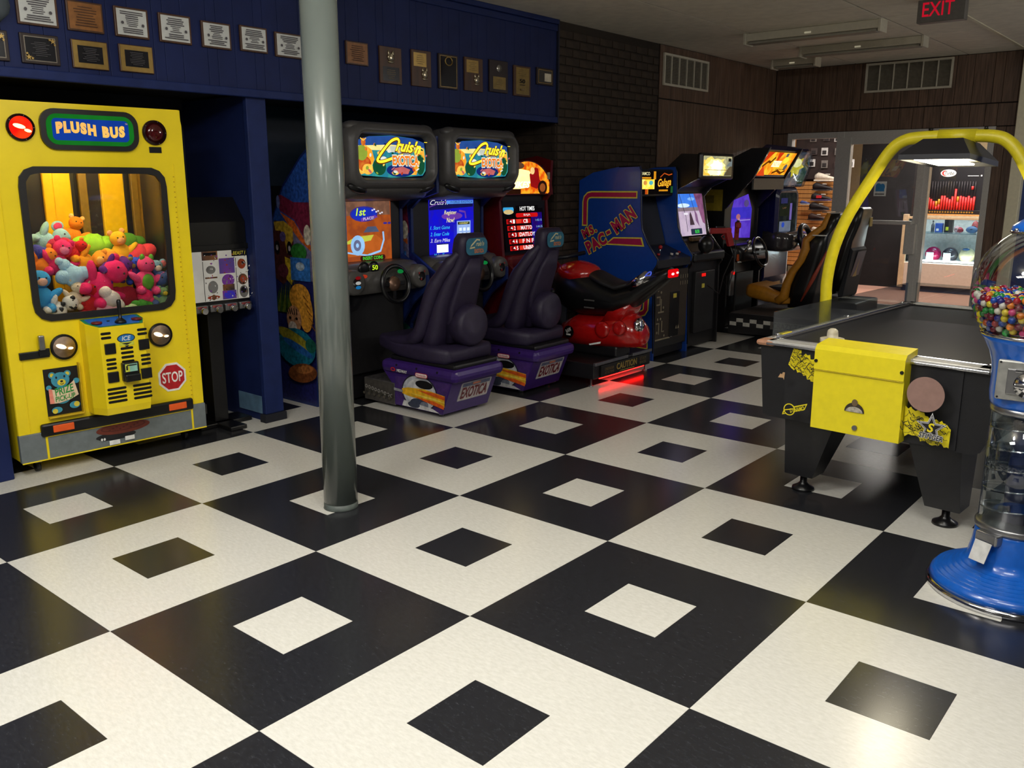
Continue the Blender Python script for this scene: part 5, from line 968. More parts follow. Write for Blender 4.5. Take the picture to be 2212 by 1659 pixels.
# ================================================================ blue upright maze-game cabinet
up = thing('upright_cabinet', 'blue upright arcade cabinet with magenta and yellow lettering on its side', 'arcade cabinet', (-1.95, 4.58, 0), pi/2)
prof = [(.87, 0), (.87, 1.59), (.717, 1.661), (.441, 1.709), (.228, 1.713), (.212, 1.669), (.195, 1.25), (.181, 1.161), (.124, 1.051), (.013, .91), (.02, .865), (.06, .805), (.03, .069), (.03, 0)]
m_pcb = mat('cab_blue', (20, 66, 156), .3, var=.06, coat=.15)
for x in (0, .61): MB(m_pcb).prism(prof, 'x', x, x+.02).build('side_panel', up)
MB(m_pl).tube([(-.0, y-.003, z) for y, z in prof[3:-1]], .006, 6).build('edge_trim', up); MB(m_pl).tube([(.63, y-.003, z) for y, z in prof[3:-1]], .006, 6).build('edge_trim', up)
MB(m_cab).prism([(.85, .02), (.85, 1.55), (.45, 1.69), (.26, 1.69), (.26, 1.46), (.42, 1.44), (.3, 1.0), (.1, .89), (.1, .8), (.07, .76), (.07, .02)], 'x', .02, .61).build('carcass', up)
MB(m_pl).add([(.03, .415, 1.43), (.6, .415, 1.43), (.6, .29, 1.01), (.03, .29, 1.01)], [(0, 1, 2, 3)]).build('monitor_glass', up)
MB(m_pl).box(.02, .61, .24, .26, 1.455, 1.685).build('marquee_frame', up)
a = Art((.315, .238, 1.57), X1, Z1, .0006); P_ = lambda n, c, s=1, c2=None: emi('pc_'+n, c, s, c2, 20)
a.rect(-.29, -.1, .29, .1, P_('black', (18, 14, 14), .6)); a.text('NAMCO', -.2, .08, .16, .028, P_('cream', (236, 226, 170), 1.1), off=.01); a.rect(-.29, .035, -.1, .05, P_('amber', (226, 150, 30), 1)); a.rect(-.27, -.055, -.04, .03, P_('glow', (255, 190, 40), 1.6, (255, 220, 110))); a.oval(-.1, -.0, .035, .02, P_('cyan', (90, 190, 200), 1)); a.oval(-.2, 0, .03, .02, P_('tan', (220, 150, 70), 1.1)); a.rect(-.06, .03, -.02, .1, P_('amber', (226, 150, 30))); a.rect(-.2, -.1, -.15, -.055, P_('rust', (196, 80, 24), 1)); a.rect(-.16, -.1, -.15, -.055, P_('amber', (226, 150, 30)))
a.text('Galaga', .13, -.005, .23, .085, P_('rim', (160, 80, 14), .9), off=.05, shear=.3, rot=.06); a.text('Galaga', .13, -.005, .23, .085, P_('gold', (255, 196, 50), 1.4), shear=.3, rot=.06); a.line([(.05, .05), (.12, .085), (.2, .07), (.26, .08)], .01, P_('rust', (196, 80, 24))); a.rect(.03, -.075, .19, -.06, P_('amber', (226, 150, 30))); a.rect(.24, -.09, .28, -.03, P_('green', (40, 100, 50), .7)); a.build('marquee_print', up)
MB(mat('ctrl_metal', (40, 40, 44), .35)).add([(.02, .29, 1.0), (.61, .29, 1.0), (.61, .02, .9), (.02, .02, .9), (.02, .02, .83), (.61, .02, .83)], [(0, 1, 2, 3), (3, 2, 5, 4)]).build('control_panel', up)
for i, (x, y, c) in enumerate(((.16, .1, (170, 30, 30)), (.36, .08, (206, 200, 196)), (.45, .075, (206, 200, 196)), (.1, .12, (206, 206, 206)), (.53, .1, (150, 30, 34)))): MB(mat('ctl%d' % i, c, .3)).cyl((x, y, .905+.37*(y-.02)), (x, y-.003, .922+.37*(y-.02)), .014, n=14).build('push_button', up)
MB(m_chr).cyl((.25, .14, .945), (.25, .135, .99), .006, n=8).build('joystick_shaft', up); MB(mat('ball_red', (176, 26, 30), .25)).ell((.25, .135, 1.0), .019).build('joystick_ball', up)
MB(mat('coin_front', (24, 23, 25))).bbox(.03, .6, .035, .065, .1, .8, .006).build('front_panel', up)
a = Art((.315, .0345, .45), X1, Z1, .0006); mz = mat('maze_cream', (142, 132, 108), .5); md = mat('maze_brown', (52, 42, 32), .5); a.rect(-.28, -.28, .28, .34, md)
for pts in ([(-.27, .27), (-.2, .27), (-.2, .2), (-.24, .2)], [(-.27, .12), (-.21, .12), (-.21, .05), (-.27, .05)], [(-.24, -.02), (-.14, -.02)], [(-.19, -.02), (-.19, .1)], [(-.27, -.12), (-.22, -.12), (-.22, -.22)], [(-.17, -.1), (-.17, -.2), (-.13, -.2)], [(-.28, -.27), (-.02, -.27), (-.02, -.2)]): a.line(pts, .014, mz)
for x, z in ((-.25, .18), (-.2, .16), (-.25, -.08), (-.2, -.08), (-.13, -.24), (-.26, -.2), (-.16, .02)): a.oval(x, z, .012, .012, mz)
for i in range(4):
    for j in range(2): a.rect(.13+.04*i, .2+.06*j, .14+.04*i, .235+.06*j, mz)
for x in (.06, .1): a.poly([(x, -.2), (x+.03, -.2), (x+.015, -.165)], mz)
a.build('front_print', up)
MB(m_pl).bbox(.28, .45, .028, .036, .18, .6, .004).build('coin_door', up)
a = Art((.36, .0275, .56), X1, Z1, .0006); a.rect(-.03, -.02, .03, .02, mat('price_yellow', (206, 190, 70), .5)); a.build('price_sticker', up)
a = Art((-.0006, 0, 0), (0, -1, 0), Z1, .0006); Q = lambda L: [(-y, z) for y, z in L]; mg = mat('print_magenta', (176, 20, 78), .4, var=.06); yl = mat('print_yellow', (226, 214, 70), .4, var=.06)
def stripe(pts, w): a.line(pts, w, yl); a.line(pts, w-.024, mg)
stripe([(-.8, 1.19), (-.8, 1.4), (-.79, 1.435), (-.765, 1.458), (-.73, 1.465), (-.247, 1.467)], .064)
a.rect(-.8-.032, 1.18, -.8+.032, 1.192, yl); a.rect(-.25, 1.435, -.238, 1.499, yl)
a.poly(Q([(.575, 1.018), (.48, 1.09), (.178, 1.098), (.15, 1.018)]), yl); a.poly(Q([(.545, 1.03), (.475, 1.078), (.19, 1.086), (.17, 1.03)]), mg)
stripe([(-.11, .6), (-.115, .46), (-.135, .43), (-.17, .418), (-.3, .418)], .06)
a.poly(Q([(.26, .1), (.16, .175), (.08, .172), (.078, .1)]), yl); a.poly(Q([(.23, .112), (.155, .162), (.09, .16), (.09, .112)]), mg)
for tx, cx, cz, w_, h_, ro in (('MS.', -.745, 1.135, .15, .075, .47), ('PAC', -.665, 1.03, .22, .1, .5), ('MAN', -.372, 1.245, .25, .105, .66), ('-', -.53, 1.13, .03, .014, .5)):
    a.text(tx, cx, cz, w_, h_, yl, rot=ro, off=.11, sp=1.2); a.text(tx, cx, cz, w_, h_, mg, rot=ro, off=.055, sp=1.2)
a.build('side_print', up)
# ================================================================ shooting cabinet
gc = thing('shooting_cabinet', 'black shooting cabinet with a glowing marquee and a blue sky screen', 'arcade cabinet', (-1.95, 5.24, 0), pi/2)
prof = [(.85, 0), (.85, 1.55), (.33, 1.72), (.19, 1.835), (0, 1.825), (0, 1.61), (.2, 1.52), (.27, 1.44), (.2, 1.1), (.03, .9), (.03, .82), (.06, .78), (.05, 0)]
for x in (0, .6): MB(m_cab).prism(prof, 'x', x, x+.02).build('side_panel', gc)
MB(m_chr).tube([(-.0, y-.004, z) for y, z in prof[5:10]], .004, 6).build('edge_trim', gc); MB(m_chr).tube([(.62, y-.004, z) for y, z in prof[6:10]], .004, 6).build('edge_trim', gc)
MB(m_cab).prism([(.84, .02), (.84, 1.53), (.33, 1.7), (.2, 1.8), (.03, 1.8), (.03, 1.62), (.24, 1.53), (.3, 1.45), (.24, 1.08), (.08, .92), (.08, .02)], 'x', .02, .6).build('carcass', gc)
MB(m_pl).bbox(-.02, .64, -.03, .02, 1.6, 1.84, .02).build('marquee_box', gc)
a = Art((.3, -.031, 1.722), X1, Z1, .0006); G_ = lambda n, c, s=1, c2=None: emi('gn_'+n, c, s, c2, 12)
a.rr(0, 0, .285, .09, .01, G_('sky', (196, 190, 140), 1, (150, 150, 120))); a.poly([(-.28, -.085), (-.28, .05), (-.18, .06), (-.12, -.085)], G_('gold', (240, 190, 70), 1.3)); rq = random.Random(4); blob = lambda cx, cz, A, B, m: a.poly([(max(-.28, cx+A*(1+rq.uniform(-.25, .25))*cos(q)), max(-.086, min(.086, cz+B*(1+rq.uniform(-.25, .25))*sin(q)))) for q in [2*pi*i/22 for i in range(22)]], m); blob(-.05, -.01, .22, .09, G_('warm', (250, 214, 110), 1.4)); blob(-.04, -.01, .17, .085, G_('warm2', (255, 232, 150), 1.9)); blob(-.03, -.01, .125, .07, G_('hot', (255, 246, 196), 3)); blob(-.09, -.055, .1, .028, G_('hot2', (255, 236, 160), 2.4)); a.poly([(.12, -.085), (.28, -.085), (.28, .02), (.2, -.02)], G_('smoke', (110, 96, 70), .8)); a.poly([(.16, .0), (.28, .07), (.28, .0)], G_('grey', (130, 140, 140), .9)); a.rect(.2, .045, .26, .075, G_('ink', (50, 48, 44), .6)); a.line([(-.27, -.035), (.2, -.035)], .005, G_('brown', (130, 96, 40), .7)); a.build('marquee_print', gc)
dv_ = Vector((0, .07, .36)).normalized(); a = Art((.3, .222, 1.27), X1, dv_, .0006); MB(m_pl).add([(.02, .272, 1.49), (.6, .272, 1.49), (.6, .195, 1.07), (.02, .195, 1.07)], [(0, 1, 2, 3)]).build('monitor_bezel', gc)
a.rect(-.25, -.2, .25, .2, G_('ground', (206, 186, 206), 1, (190, 170, 196))); a.rect(-.25, .06, .25, .2, G_('blue', (60, 120, 226), 1.1, (70, 130, 230))); a.rect(-.25, .035, .25, .07, G_('wall', (150, 130, 140), .9)); a.oval(-.14, .09, .12, .02, G_('cloud', (206, 230, 250), 1.2)); a.oval(.02, .15, .07, .016, G_('cloud2', (130, 180, 244), 1.1)); a.poly([(.08, .2), (.25, .2), (.25, -.1), (.2, -.08), (.14, .06)], G_('ruin', (160, 100, 140), .8, (120, 70, 110))); a.line([(-.2, .2), (-.12, -.02), (-.12, -.16)], .008, G_('cable', (60, 60, 90), .6)); a.line([(.0, .2), (.07, .0)], .008, G_('cable', (60, 60, 90)))
a.poly([(-.05, .0), (-.03, .03), (-.01, .0), (.03, -.1), (-.06, -.1)], G_('figure', (90, 70, 80), .7)); a.poly([(.05, .06), (.1, .0), (.12, -.12), (.06, -.06)], G_('figure2', (150, 110, 150), .8)); a.rect(-.16, .0, -.08, .02, G_('pale', (226, 220, 230), 1.2)); a.rr(.05, -.165, .11, .028, .008, G_('hud', (50, 60, 80), .8)); a.text('8:30', .06, -.165, .08, .032, G_('lime', (60, 226, 80), 1.2), off=.02); a.build('screen_print', gc)
MB(mat('bezel_gold', (120, 96, 60), .3, metal=.4)).bbox(.22, .4, .15, .2, 1.02, 1.06, .006).build('start_plate', gc)
MB(m_cab).bbox(.01, .61, -.0, .2, .84, .93, .02).build('gun_shelf', gc)
MB(mat('coin_front', (24, 23, 25))).bbox(.12, .5, .045, .085, .15, .74, .006).build('coin_door', gc)
for x in (.245, .285): MB(emi('coin_red', (236, 30, 24), 1)).bbox(x-.014, x+.014, .036, .046, .69, .72, .002).build('coin_light', gc)
MB(mat('price_yellow', (206, 190, 70))).bbox(.24, .29, .04, .046, .58, .62, .001).build('price_sticker', gc)
MB(m_pl).ell((.16, -.02, 1.0), (.085, .07, .085)).build('holster_dome', gc)
def light_gun(lb, loc, rz, flip):
    t = thing('light_gun', lb, 'light gun', loc, rz, 'tethered light guns'); mr = mat('gun_red', (150, 26, 28), .35)
    MB(mr).bbox(-.13, .1, -.022, .022, 0.0, .055, .012).build('barrel', t)
    MB(mr).prism([(.04, .01), (.1, .01), (.135, -.11), (.08, -.12)], 'y', -.02, .02).build('grip', t)
    MB(mr).tube([(.035, 0, .0), (.0, 0, -.025), (.02, 0, -.05), (.07, 0, -.05)], .006, 6).build('trigger_guard', t)
    MB(m_pl).bbox(-.06, .03, -.012, .012, .055, .07, .003).build('sight', t)
    MB(m_pl).tube([(.1, 0, -.11), (.14, .0, -.2), (.2*flip*.3, .02, -.4), (.05*flip, .06, -.58), (-.05, .12, -.5)], .006, 6).build('cable', t)
light_gun('red light gun held in the holster, left of the pair', (-1.84, 5.53, 1.1), R(60), 1)
light_gun('red light gun tilted upward, right of the pair', (-1.78, 5.74, 1.15), R(120), -1)
# ================================================================ taxi driving cabinet
m_tb_ = mat('taxi_black', (22, 21, 24), .4)
tc = thing('driving_cabinet', 'black driving cabinet with an orange comic marquee and a purple screen', 'arcade cabinet', (-1.87, 6.47, 0), pi/2)
prof = [(.88, 0), (.88, 1.55), (.5, 1.76), (.16, 1.915), (-.04, 1.915), (.12, 1.62), (.42, 1.3), (.42, .86), (.3, .8), (.28, .68), (.36, .6), (.36, 0)]
for x in (0, .8): MB(m_tb_).prism(prof, 'x', x, x+.03).build('side_panel', tc)
MB(m_tb_).box(.03, .8, .46, .87, .02, 1.6).prism([(.6, 1.7), (.18, 1.9), (-.0, 1.9), (.13, 1.63), (.5, 1.55)], 'x', .03, .8).build('carcass', tc)
a = Art((-.0006, 0, 0), (0, -1, 0), Z1, .0006); a.poly([(-.86, 1.28), (-.45, 1.28), (-.45, 1.5), (-.86, 1.5)], mat('taxi_yellow', (150, 130, 30), .5)); a.rect(-.7, 1.36, -.55, 1.44, mat('taxi_olive', (96, 84, 24), .5)); a.build('side_print', tc)
du = Vector((0, -.135, .235)).normalized(); a = Art((.41, .058, 1.76), X1, du, .0006); T_ = lambda n, c, s=1, c2=None: emi('tx_'+n, c, s, c2, 10)
MB(m_dash).box(.04, .79, .13, .15, 1.5, 1.615).build('speaker_panel', tc)
a.rect(-.35, -.135, .35, .135, T_('orange', (240, 130, 24), 1.1, (250, 200, 50))); a.poly([(-.35, .0), (-.2, .135), (-.35, .135)], T_('red', (220, 60, 20), 1)); a.poly([(-.35, -.135), (-.15, -.135), (-.3, -.02)], T_('red2', (226, 76, 30), 1)); a.poly([(-.1, .135), (-.05, .0), (.02, .135)], T_('red', (220, 60, 20))); a.line([(-.33, -.03), (-.24, .03), (-.18, .02), (-.12, .08)], .03, T_('brown', (120, 60, 14), .7)); a.rect(-.12, -.03, .08, .04, T_('pale', (255, 236, 190), 1.6)); a.text('CRAZY TAXI', -.02, .005, .19, .04, T_('tan', (226, 170, 90), 1)); a.oval(.16, .05, .07, .04, T_('yel', (250, 216, 60), 1.3)); a.oval(.24, -.03, .04, .035, T_('slate', (110, 110, 120), .8)); a.rect(.1, .09, .16, .13, T_('slate', (110, 110, 120))); a.line([(-.02, -.1), (.08, -.07), (.2, -.1), (.28, -.07)], .025, T_('brown', (120, 60, 14)))
for i in range(6): a.poly([(.02+.04*i, -.06), (.04+.04*i, -.04), (.05+.04*i, -.06)], T_('brown', (120, 60, 14)))
a.build('marquee_print', tc); [MB(m_chr).tube([(x_, -.045, 1.92), (x_, .12, 1.625), (x_, .42, 1.3)], .005, 6).build('edge_trim', tc) for x_ in (.015, .815)]
MB(m_pl).box(.03, .8, .44, .47, .93, 1.5).build('monitor_bezel', tc)
a = Art((.44, .438, 1.19), X1, Z1, .0006); a.poly([(-.24, -.2), (.24, -.22), (.25, .1), (.14, .26), (-.2, .2), (-.25, .08)], T_('purple', (96, 66, 206), .9, (84, 50, 190))); a.rect(-.24, .0, .24, .12, T_('indigo', (64, 52, 200), .9)); a.oval(-.08, .02, .05, .03, T_('figure', (180, 110, 120), .9)); a.oval(-.06, -.04, .03, .05, T_('skin', (196, 140, 150), .9)); a.line([(-.05, -.02), (.22, -.02)], .01, T_('haze', (160, 140, 226), 1)); a.rect(-.22, -.2, .0, -.08, T_('violet', (110, 80, 214), 1)); a.oval(.1, .16, .06, .04, T_('dusk', (100, 84, 150), .7)); a.build('screen_print', tc)
MB(m_pl).loft([[(.42+px, .46, .84+pz) for px, pz in rrpts(.37, .1, .05)], [(.42+px, .3, .83+pz) for px, pz in rrpts(.36, .09, .05)], [(.42+px, .24, .81+pz) for px, pz in rrpts(.3, .06, .05)]]).build('dashboard', tc)
wl = thing_part('steering_wheel', tc); n = 36
MB(mat('wheel_shine', (36, 36, 40), .12, coat=.6)).tube([(.43+.15*cos(q), .19+.05*sin(q), .84+.15*sin(q)) for q in [2*pi*i/n for i in range(n+1)]], .016, 10, False).build('rim', wl); MB(m_pl).cyl((.43, .3, .84), (.43, .19, .84), .035).bbox(.3, .56, .185, .2, .825, .855, .005).build('spokes', wl)
MB(m_chr).tube([(.14, .26, .83), (.14, .2, .9), (.14, .19, .95)], .012, 8).ell((.14, .19, .96), .024).build('gear_lever', tc)
MB(m_stl).bbox(.05, .14, .33, .37, .38, .68, .01).build('coin_panel', tc)
for x in (.08, .11): MB(emi('coin_red', (236, 30, 24))).bbox(x-.01, x+.01, .322, .331, .61, .64, .002).build('coin_light', tc)
MB(mat('instr_orange', (206, 86, 30), .5)).bbox(.06, .15, .27, .285, .76, .83, .004).build('instruction_card', tc); MB(m_wh).bbox(.06, .15, .265, .272, .74, .755, .002).build('card_strip', tc)
MB(mat('coin_front', (24, 23, 25))).bbox(.2, .62, .34, .37, .2, .62, .006).build('coin_door', tc)
# ride platform with seat
ts = thing('driving_chair', 'yellow edged black bucket seat on a platform with a chequer strip', 'arcade seat', (-1.5, 6.85, 0), pi/2)
MB(m_tb_).bbox(-.55, .45, -.62, .6, .03, .235, .01).build('platform', ts)
MB(mat('platform_tread', (58, 54, 54), .6, var=.2)).bbox(-.54, .44, -.6, .58, .235, .245, .003).build('platform_mat', ts)
a = Art((-.5505, 0, .15), (0, -1, 0), Z1, .0006); cw_ = mat('chequer_white', (190, 188, 180), .5)
a.rect(-.58, -.04, .2, .04, mat('chequer_black', (24, 24, 26), .5))
for i in range(6): a.rect(-.58+.075*i, 0 if i % 2 else -.04, -.58+.075*(i+1), .04 if i % 2 else 0, cw_)
a.rect(-.13, -.04, .3, .04, mat('chequer_grey', (96, 94, 90), .5)); a.text('CRAZY TAXI', .08, 0, .36, .06, mat('chequer_black', (24, 24, 26)), off=.02); a.build('chequer_strip', ts)
m_ys = mat('seat_yellow', (176, 118, 24), .5, var=.08)
cr = lambda y, z, w, h: [(px, y, z+pz) for px, pz in rrpts(w, h, min(w, h)*.8, 24)]
MB(m_ys).loft([cr(.58, .44, .2, .06), cr(.53, .445, .25, .075), cr(.35, .42, .26, .08), cr(.15, .38, .26, .05), cr(.08, .37, .22, .03)]).build('cushion', ts)
MB(m_pl).bbox(-.17, .17, .14, .5, .45, .5, .02).build('seat_insert', ts)
sp = [(.2, .36), (.13, .42), (.11, .55), (.06, .68), (-.02, .8), (-.06, .92), (-.05, 1.0), (-.12, 1.07), (-.2, 1.14), (-.24, 1.27)]
b = MB(m_ys)
for s in (-1, 1): b.tube([(s*(.25 if i < 6 else .25-.02*(i-5)), y, z) for i, (y, z) in enumerate(sp)], [.045, .05, .045, .04, .04, .045, .04, .035, .03, .02], 10)
b.build('edge_bolsters', ts)
bk = lambda y, z, w, th: [(px, y+py, z) for px, py in rrpts(w, th, th*.7, 24)]
MB(m_pl).loft([bk(.0, .3, .22, .13), bk(-.02, .5, .24, .14), bk(-.1, .75, .245, .11), bk(-.15, .95, .24, .1), bk(-.17, 1.05, .22, .08), bk(-.2, 1.1, .15, .07), bk(-.25, 1.18, .15, .065), bk(-.27, 1.27, .14, .06)]).build('back_shell', ts)
MB(m_chr).bbox(-.12, .12, -.2, -.15, 1.275, 1.285, .003).build('top_trim', ts); MB(m_wh).bbox(-.25, -.2, -.25, -.12, 1.05, 1.06, .002).build('shoulder_trim', ts)
MB(mat('swoosh', (150, 60, 40), .4)).tube([(-.25, -.28, .9), (-.255, -.16, .62), (-.25, -.05, .38)], [.01, .022, .008], 8).build('side_flash', ts)
# ================================================================ rounded blue driving cabinet
m_bs = mat('cab_navy', (24, 26, 78), .25, var=.08, coat=.3)
rc = thing('rounded_cabinet', 'navy blue driving cabinet with a rounded clear top and big wheel', 'arcade cabinet', (-1.95, 7.42, 0), pi/2)
MB(m_bs).prism([(.8, 0), (.8, 1.6), (.45, 1.75), (.3, 1.6), (.3, .5), (.4, .3), (.4, 0)], 'x', .04, .66).build('carcass', rc)
du = Vector((0, -.28, .9)).normalized(); nn_ = X1.cross(du); O = Vector((.35, .12, 1.72))
sh_ = [(-.3, -.2), (.3, -.2), (.32, .02), (.27, .15), (.15, .21), (-.15, .21), (-.27, .15), (-.32, .02)]
ring = lambda k, d: [tuple(O+X1*(x*k)+du*(y*k)+nn_*d) for x, y in sh_]
MB(m_bs).loft([ring(.8, -.4), ring(1.05, -.12), ring(1.08, -.02), ring(1.0, .0)], smooth=False).build('marquee_shell', rc)
a = Art(O+nn_*.001, X1, du, .0006); N_ = lambda n, c, s=1, c2=None: emi('rn_'+n, c, s, c2, 12)
a.poly([(x*.94, y*.94) for x, y in sh_], N_('slate', (70, 84, 100), .8, (110, 120, 124))); a.poly([(.12, -.17), (.28, -.17), (.29, .02), (.14, .18)], N_('green', (30, 70, 40), .6)); a.poly([(.22*((1 if i % 2 == 0 else .6))*cos(i*pi/7)-.06, .13*((1 if i % 2 == 0 else .62))*sin(i*pi/7)+.03) for i in range(14)], N_('burst', (246, 226, 20), 1.6)); a.oval(-.06, .07, .12, .05, N_('pale', (255, 250, 170), 2.4)); a.oval(-.2, .15, .05, .03, N_('red', (190, 60, 40), .9)); a.line([(-.04, -.14), (.06, -.06)], .02, N_('white', (236, 240, 246), 2)); a.rect(-.24, -.18, .1, -.1, N_('grey', (150, 156, 160), .7)); a.build('marquee_print', rc)
MB(glass('plexi', (235, 238, 245), .12)).loft([ring(1.02, .012), ring(.97, .03), ring(.6, .045)], cap=True, smooth=True).build('marquee_cover', rc)
MB(m_bs).loft([[(.35+px, .3, z_) for px, z_ in rrpts(.3, .33, .08, 24, 0, 1.22)], [(.35+px, .22, z_) for px, z_ in rrpts(.31, .32, .1, 24, 0, 1.2)], [(.35+px, .19, z_) for px, z_ in rrpts(.27, .28, .08, 24, 0, 1.2)]], smooth=False).build('monitor_surround', rc)
a = Art((.33, .189, 1.2), X1, Z1, .0006); a.rr(0, 0, .24, .26, .05, N_('dim', (34, 38, 40), .5, (50, 54, 50))); a.rect(-.2, .14, -.02, .2, N_('blue', (60, 60, 110), .6)); a.rect(-.22, .0, .06, .12, N_('moss', (46, 50, 36), .5)); a.text('LAP', -.1, .09, .1, .02, N_('tan', (150, 110, 80), .6)); a.rect(.05, -.05, .11, .14, N_('lilac', (130, 110, 190), .7)); a.rect(-.22, -.22, .1, -.06, N_('ice', (120, 130, 150), .7)); a.oval(-.12, -.1, .04, .03, N_('cobalt', (50, 80, 190), .8)); a.oval(-.12, -.2, .05, .02, N_('white', (236, 240, 246))); a.oval(.05, -.22, .03, .02, N_('white', (236, 240, 246))); a.build('screen_print', rc)
MB(mat('dash_gloss', (60, 58, 60), .15, coat=.6)).loft([[(.35+px, .34, .93+pz) for px, pz in rrpts(.33, .12, .06)], [(.35+px, .12, .91+pz) for px, pz in rrpts(.32, .11, .07)], [(.35+px, .04, .9+pz) for px, pz in rrpts(.2, .08, .06)]]).build('dashboard', rc)
wl = thing_part('steering_wheel', rc)
MB(m_pl).tube([(.37+.15*cos(q), -.03+.04*sin(q), .94+.15*sin(q)) for q in [2*pi*i/n for i in range(n+1)]], .03, 10, False).build('rim', wl); MB(m_chr).ell((.37, -.02, .94), (.05, .03, .05)).build('hub', wl); MB(m_pl).cyl((.37, .1, .93), (.37, -.01, .94), .04).bbox(.25, .49, -.03, -.01, .92, .955, .005).build('spokes', wl)
MB(mat('coin_pale', (76, 86, 98), .75)).bbox(.04, .24, .33, .41, .32, .72, .01).build('coin_panel', rc); MB(m_pl).bbox(.08, .15, .322, .331, .58, .68, .004).bbox(.12, .2, .322, .331, .36, .44, .004).build('coin_slots', rc)
MB(mat('tag_orange', (236, 90, 50), .5)).bbox(.2, .26, .32, .33, .62, .72, .002).build('orange_tag', rc)
MB(mat('tan_flame', (196, 160, 96), .5, var=.3, scale=12)).bbox(.32, .62, .34, .4, .35, .75, .01).build('lower_panel', rc)
r2 = thing('driving_chair', 'tall black bucket seat with a grey rear panel behind the yellow edged one', 'arcade seat', (-1.5, 7.75, 0), pi/2)
MB(m_tb_).bbox(-.36, .36, -.35, .55, .03, .3, .02).build('platform', r2)
MB(m_pl).loft([cr(.45, .46, .2, .05), cr(.4, .46, .24, .07), cr(.1, .42, .25, .08), cr(-.02, .42, .22, .06)]).build('cushion', r2)
MB(m_pl).loft([bk(.0, .4, .24, .1), bk(-.05, .65, .26, .1), bk(-.12, .95, .25, .08), bk(-.15, 1.08, .2, .08), bk(-.17, 1.14, .2, .08), bk(-.2, 1.28, .19, .07), bk(-.2, 1.31, .15, .05)]).build('backrest', r2)
a = Art((.02, -.16, .6), X1, Vector((0, -.22, 1)), .0006); MB(mat('rear_grey', (32, 35, 42), .8)).prism([(-.1, .28), (-.14, .35), (-.21, .85), (-.17, .9), (-.08, .4)], 'x', -.2, .24).build('rear_panel', r2)
a.O = Vector((.02, -.182, .62)); a.poly([(-.12, -.2), (.14, -.2), (.16, .22), (-.1, .22)], mat('rear_slate', (46, 56, 78), .5)); a.poly([(-.06, -.08), (.08, -.08), (.03, .0), (.02, .15), (.0, .0)], mat('rear_gold', (140, 124, 60), .5)); a.build('rear_print', r2)
MB(mat('rear_yellow', (150, 130, 60), .5)).bbox(.12, .2, -.262, -.25, 1.1, 1.2, .003).build('head_badge', r2)
# ================================================================ air hockey table
m_hb = mat('hockey_black', (24, 24, 28), .45, var=.1, bump=.1, bscale=200); m_hy = mat('hockey_yellow', (238, 220, 30), .4, var=.03)
ah = thing('air_hockey_table', 'black air hockey table with a yellow coin box and a yellow lamp arch', 'air hockey table', (.184, 1.976, 0), R(-3.6))
AW, AL = 1.1, 2.02
body = [(.035, .415), (.07, .405), (1.03, .405), (1.068, .42), (1.085, .46), (1.1, .785), (.0, .785)]
MB(m_hb).prism(body, 'y', .02, AL-.02).build('cabinet_body', ah)
MB(mat('hockey_panel', (28, 28, 32), .5, var=.1)).prism([(.15, .41), (.97, .41), (.97, .78), (.2, .78), (.165, .7), (.148, .6)], 'y', .012, .022).build('front_panel', ah)
for nm, x0, x1, y0, y1 in (('front_rail', .045, 1.075, -.005, .07), ('rear_rail', .03, 1.07, AL-.07, AL+.005), ('side_rail', .0, .045, .06, AL-.06), ('side_rail', AW-.045, AW, .06, AL-.06)):
    MB(m_al).bbox(x0, x1, y0, y1, .782, .8, .003).build(nm, ah)
    if nm == 'front_rail': MB(m_chr).bbox(x0, x1, y0-.006, y0+.004, .778, .79, .002).bbox(x0+.03, x1-.03, y1-.008, y1+.002, .798, .806, .002).build('rail_edges', ah)
    if nm == 'side_rail': xx = .045 if x0 < .1 else AW-.053; MB(m_chr).bbox(xx, xx+.008, .08, AL-.08, .798, .806, .002).build('rail_edges', ah)
for x, y, c in ((0, 0, (176, 128, 100)), (AW-.07, 0, (60, 58, 58)), (0, AL-.07, (60, 58, 58)), (AW-.07, AL-.07, (60, 58, 58))): MB(mat('corner_%d' % c[0], c, .5)).bbox(x-.015, x+.085, y-.01, y+.08, .77, .8, .015).build('corner_cap', ah)
MB(m_hb).box(.05, AW-.05, .07, AL-.07, .74, .764).build('bed', ah)
MB(mat('play_surface', (104, 87, 82), .14, var=.12, scale=2, coat=1, spec=1)).box(.05, AW-.05, .07, AL-.07, .764, .768).build('playing_surface', ah)
a = Art((AW/2, AL/2, .7683), X1, Y1, .0003); pt = mat('surface_line', (176, 160, 150), .4); pg_ = mat('surface_gold', (170, 150, 90), .4); a.rect(-.5, -.003, .5, .003, pt); a.oval(.02, .0, .13, .1, pg_, n=40); a.oval(.02, 0, .12, .092, mat('play_surface2', (108, 91, 86), .2), n=40); a.text('DYNAMO', .02, 0, .2, .06, pg_, shear=.2)
for y in (-.85, .85): a.oval(0, y, .16, .1, pt, n=40); a.oval(0, y, .154, .094, mat('play_surface2', (108, 91, 86)), n=40)
a.build('surface_print', ah)
b = MB(m_pl)
for x in (.05, AW-.062): b.box(x, x+.012, .07, AL-.07, .764, .79)
b.box(.05, AW-.05, AL-.082, AL-.07, .764, .79); b.build('puck_cushion', ah)
m_ac = glass('acrylic', (226, 230, 230), .1)
MB(m_ac).box(.02, .026, .1, AL-.08, .802, .93).build('side_shield', ah); MB(m_ac).box(AW-.026, AW-.02, .1, AL-.08, .802, .93).build('side_shield', ah)
[MB(m_ac).box(x0, x1, AL-.03, AL-.024, .802, .93).build('rear_shield', ah) for x0, x1 in ((.06, .42), (.7, AW-.06))]
for y in (.14, 1.0, 1.85): MB(m_chr).cyl((.03, y, .8), (.03, y, .815), .008, n=8).build('shield_clip', ah)
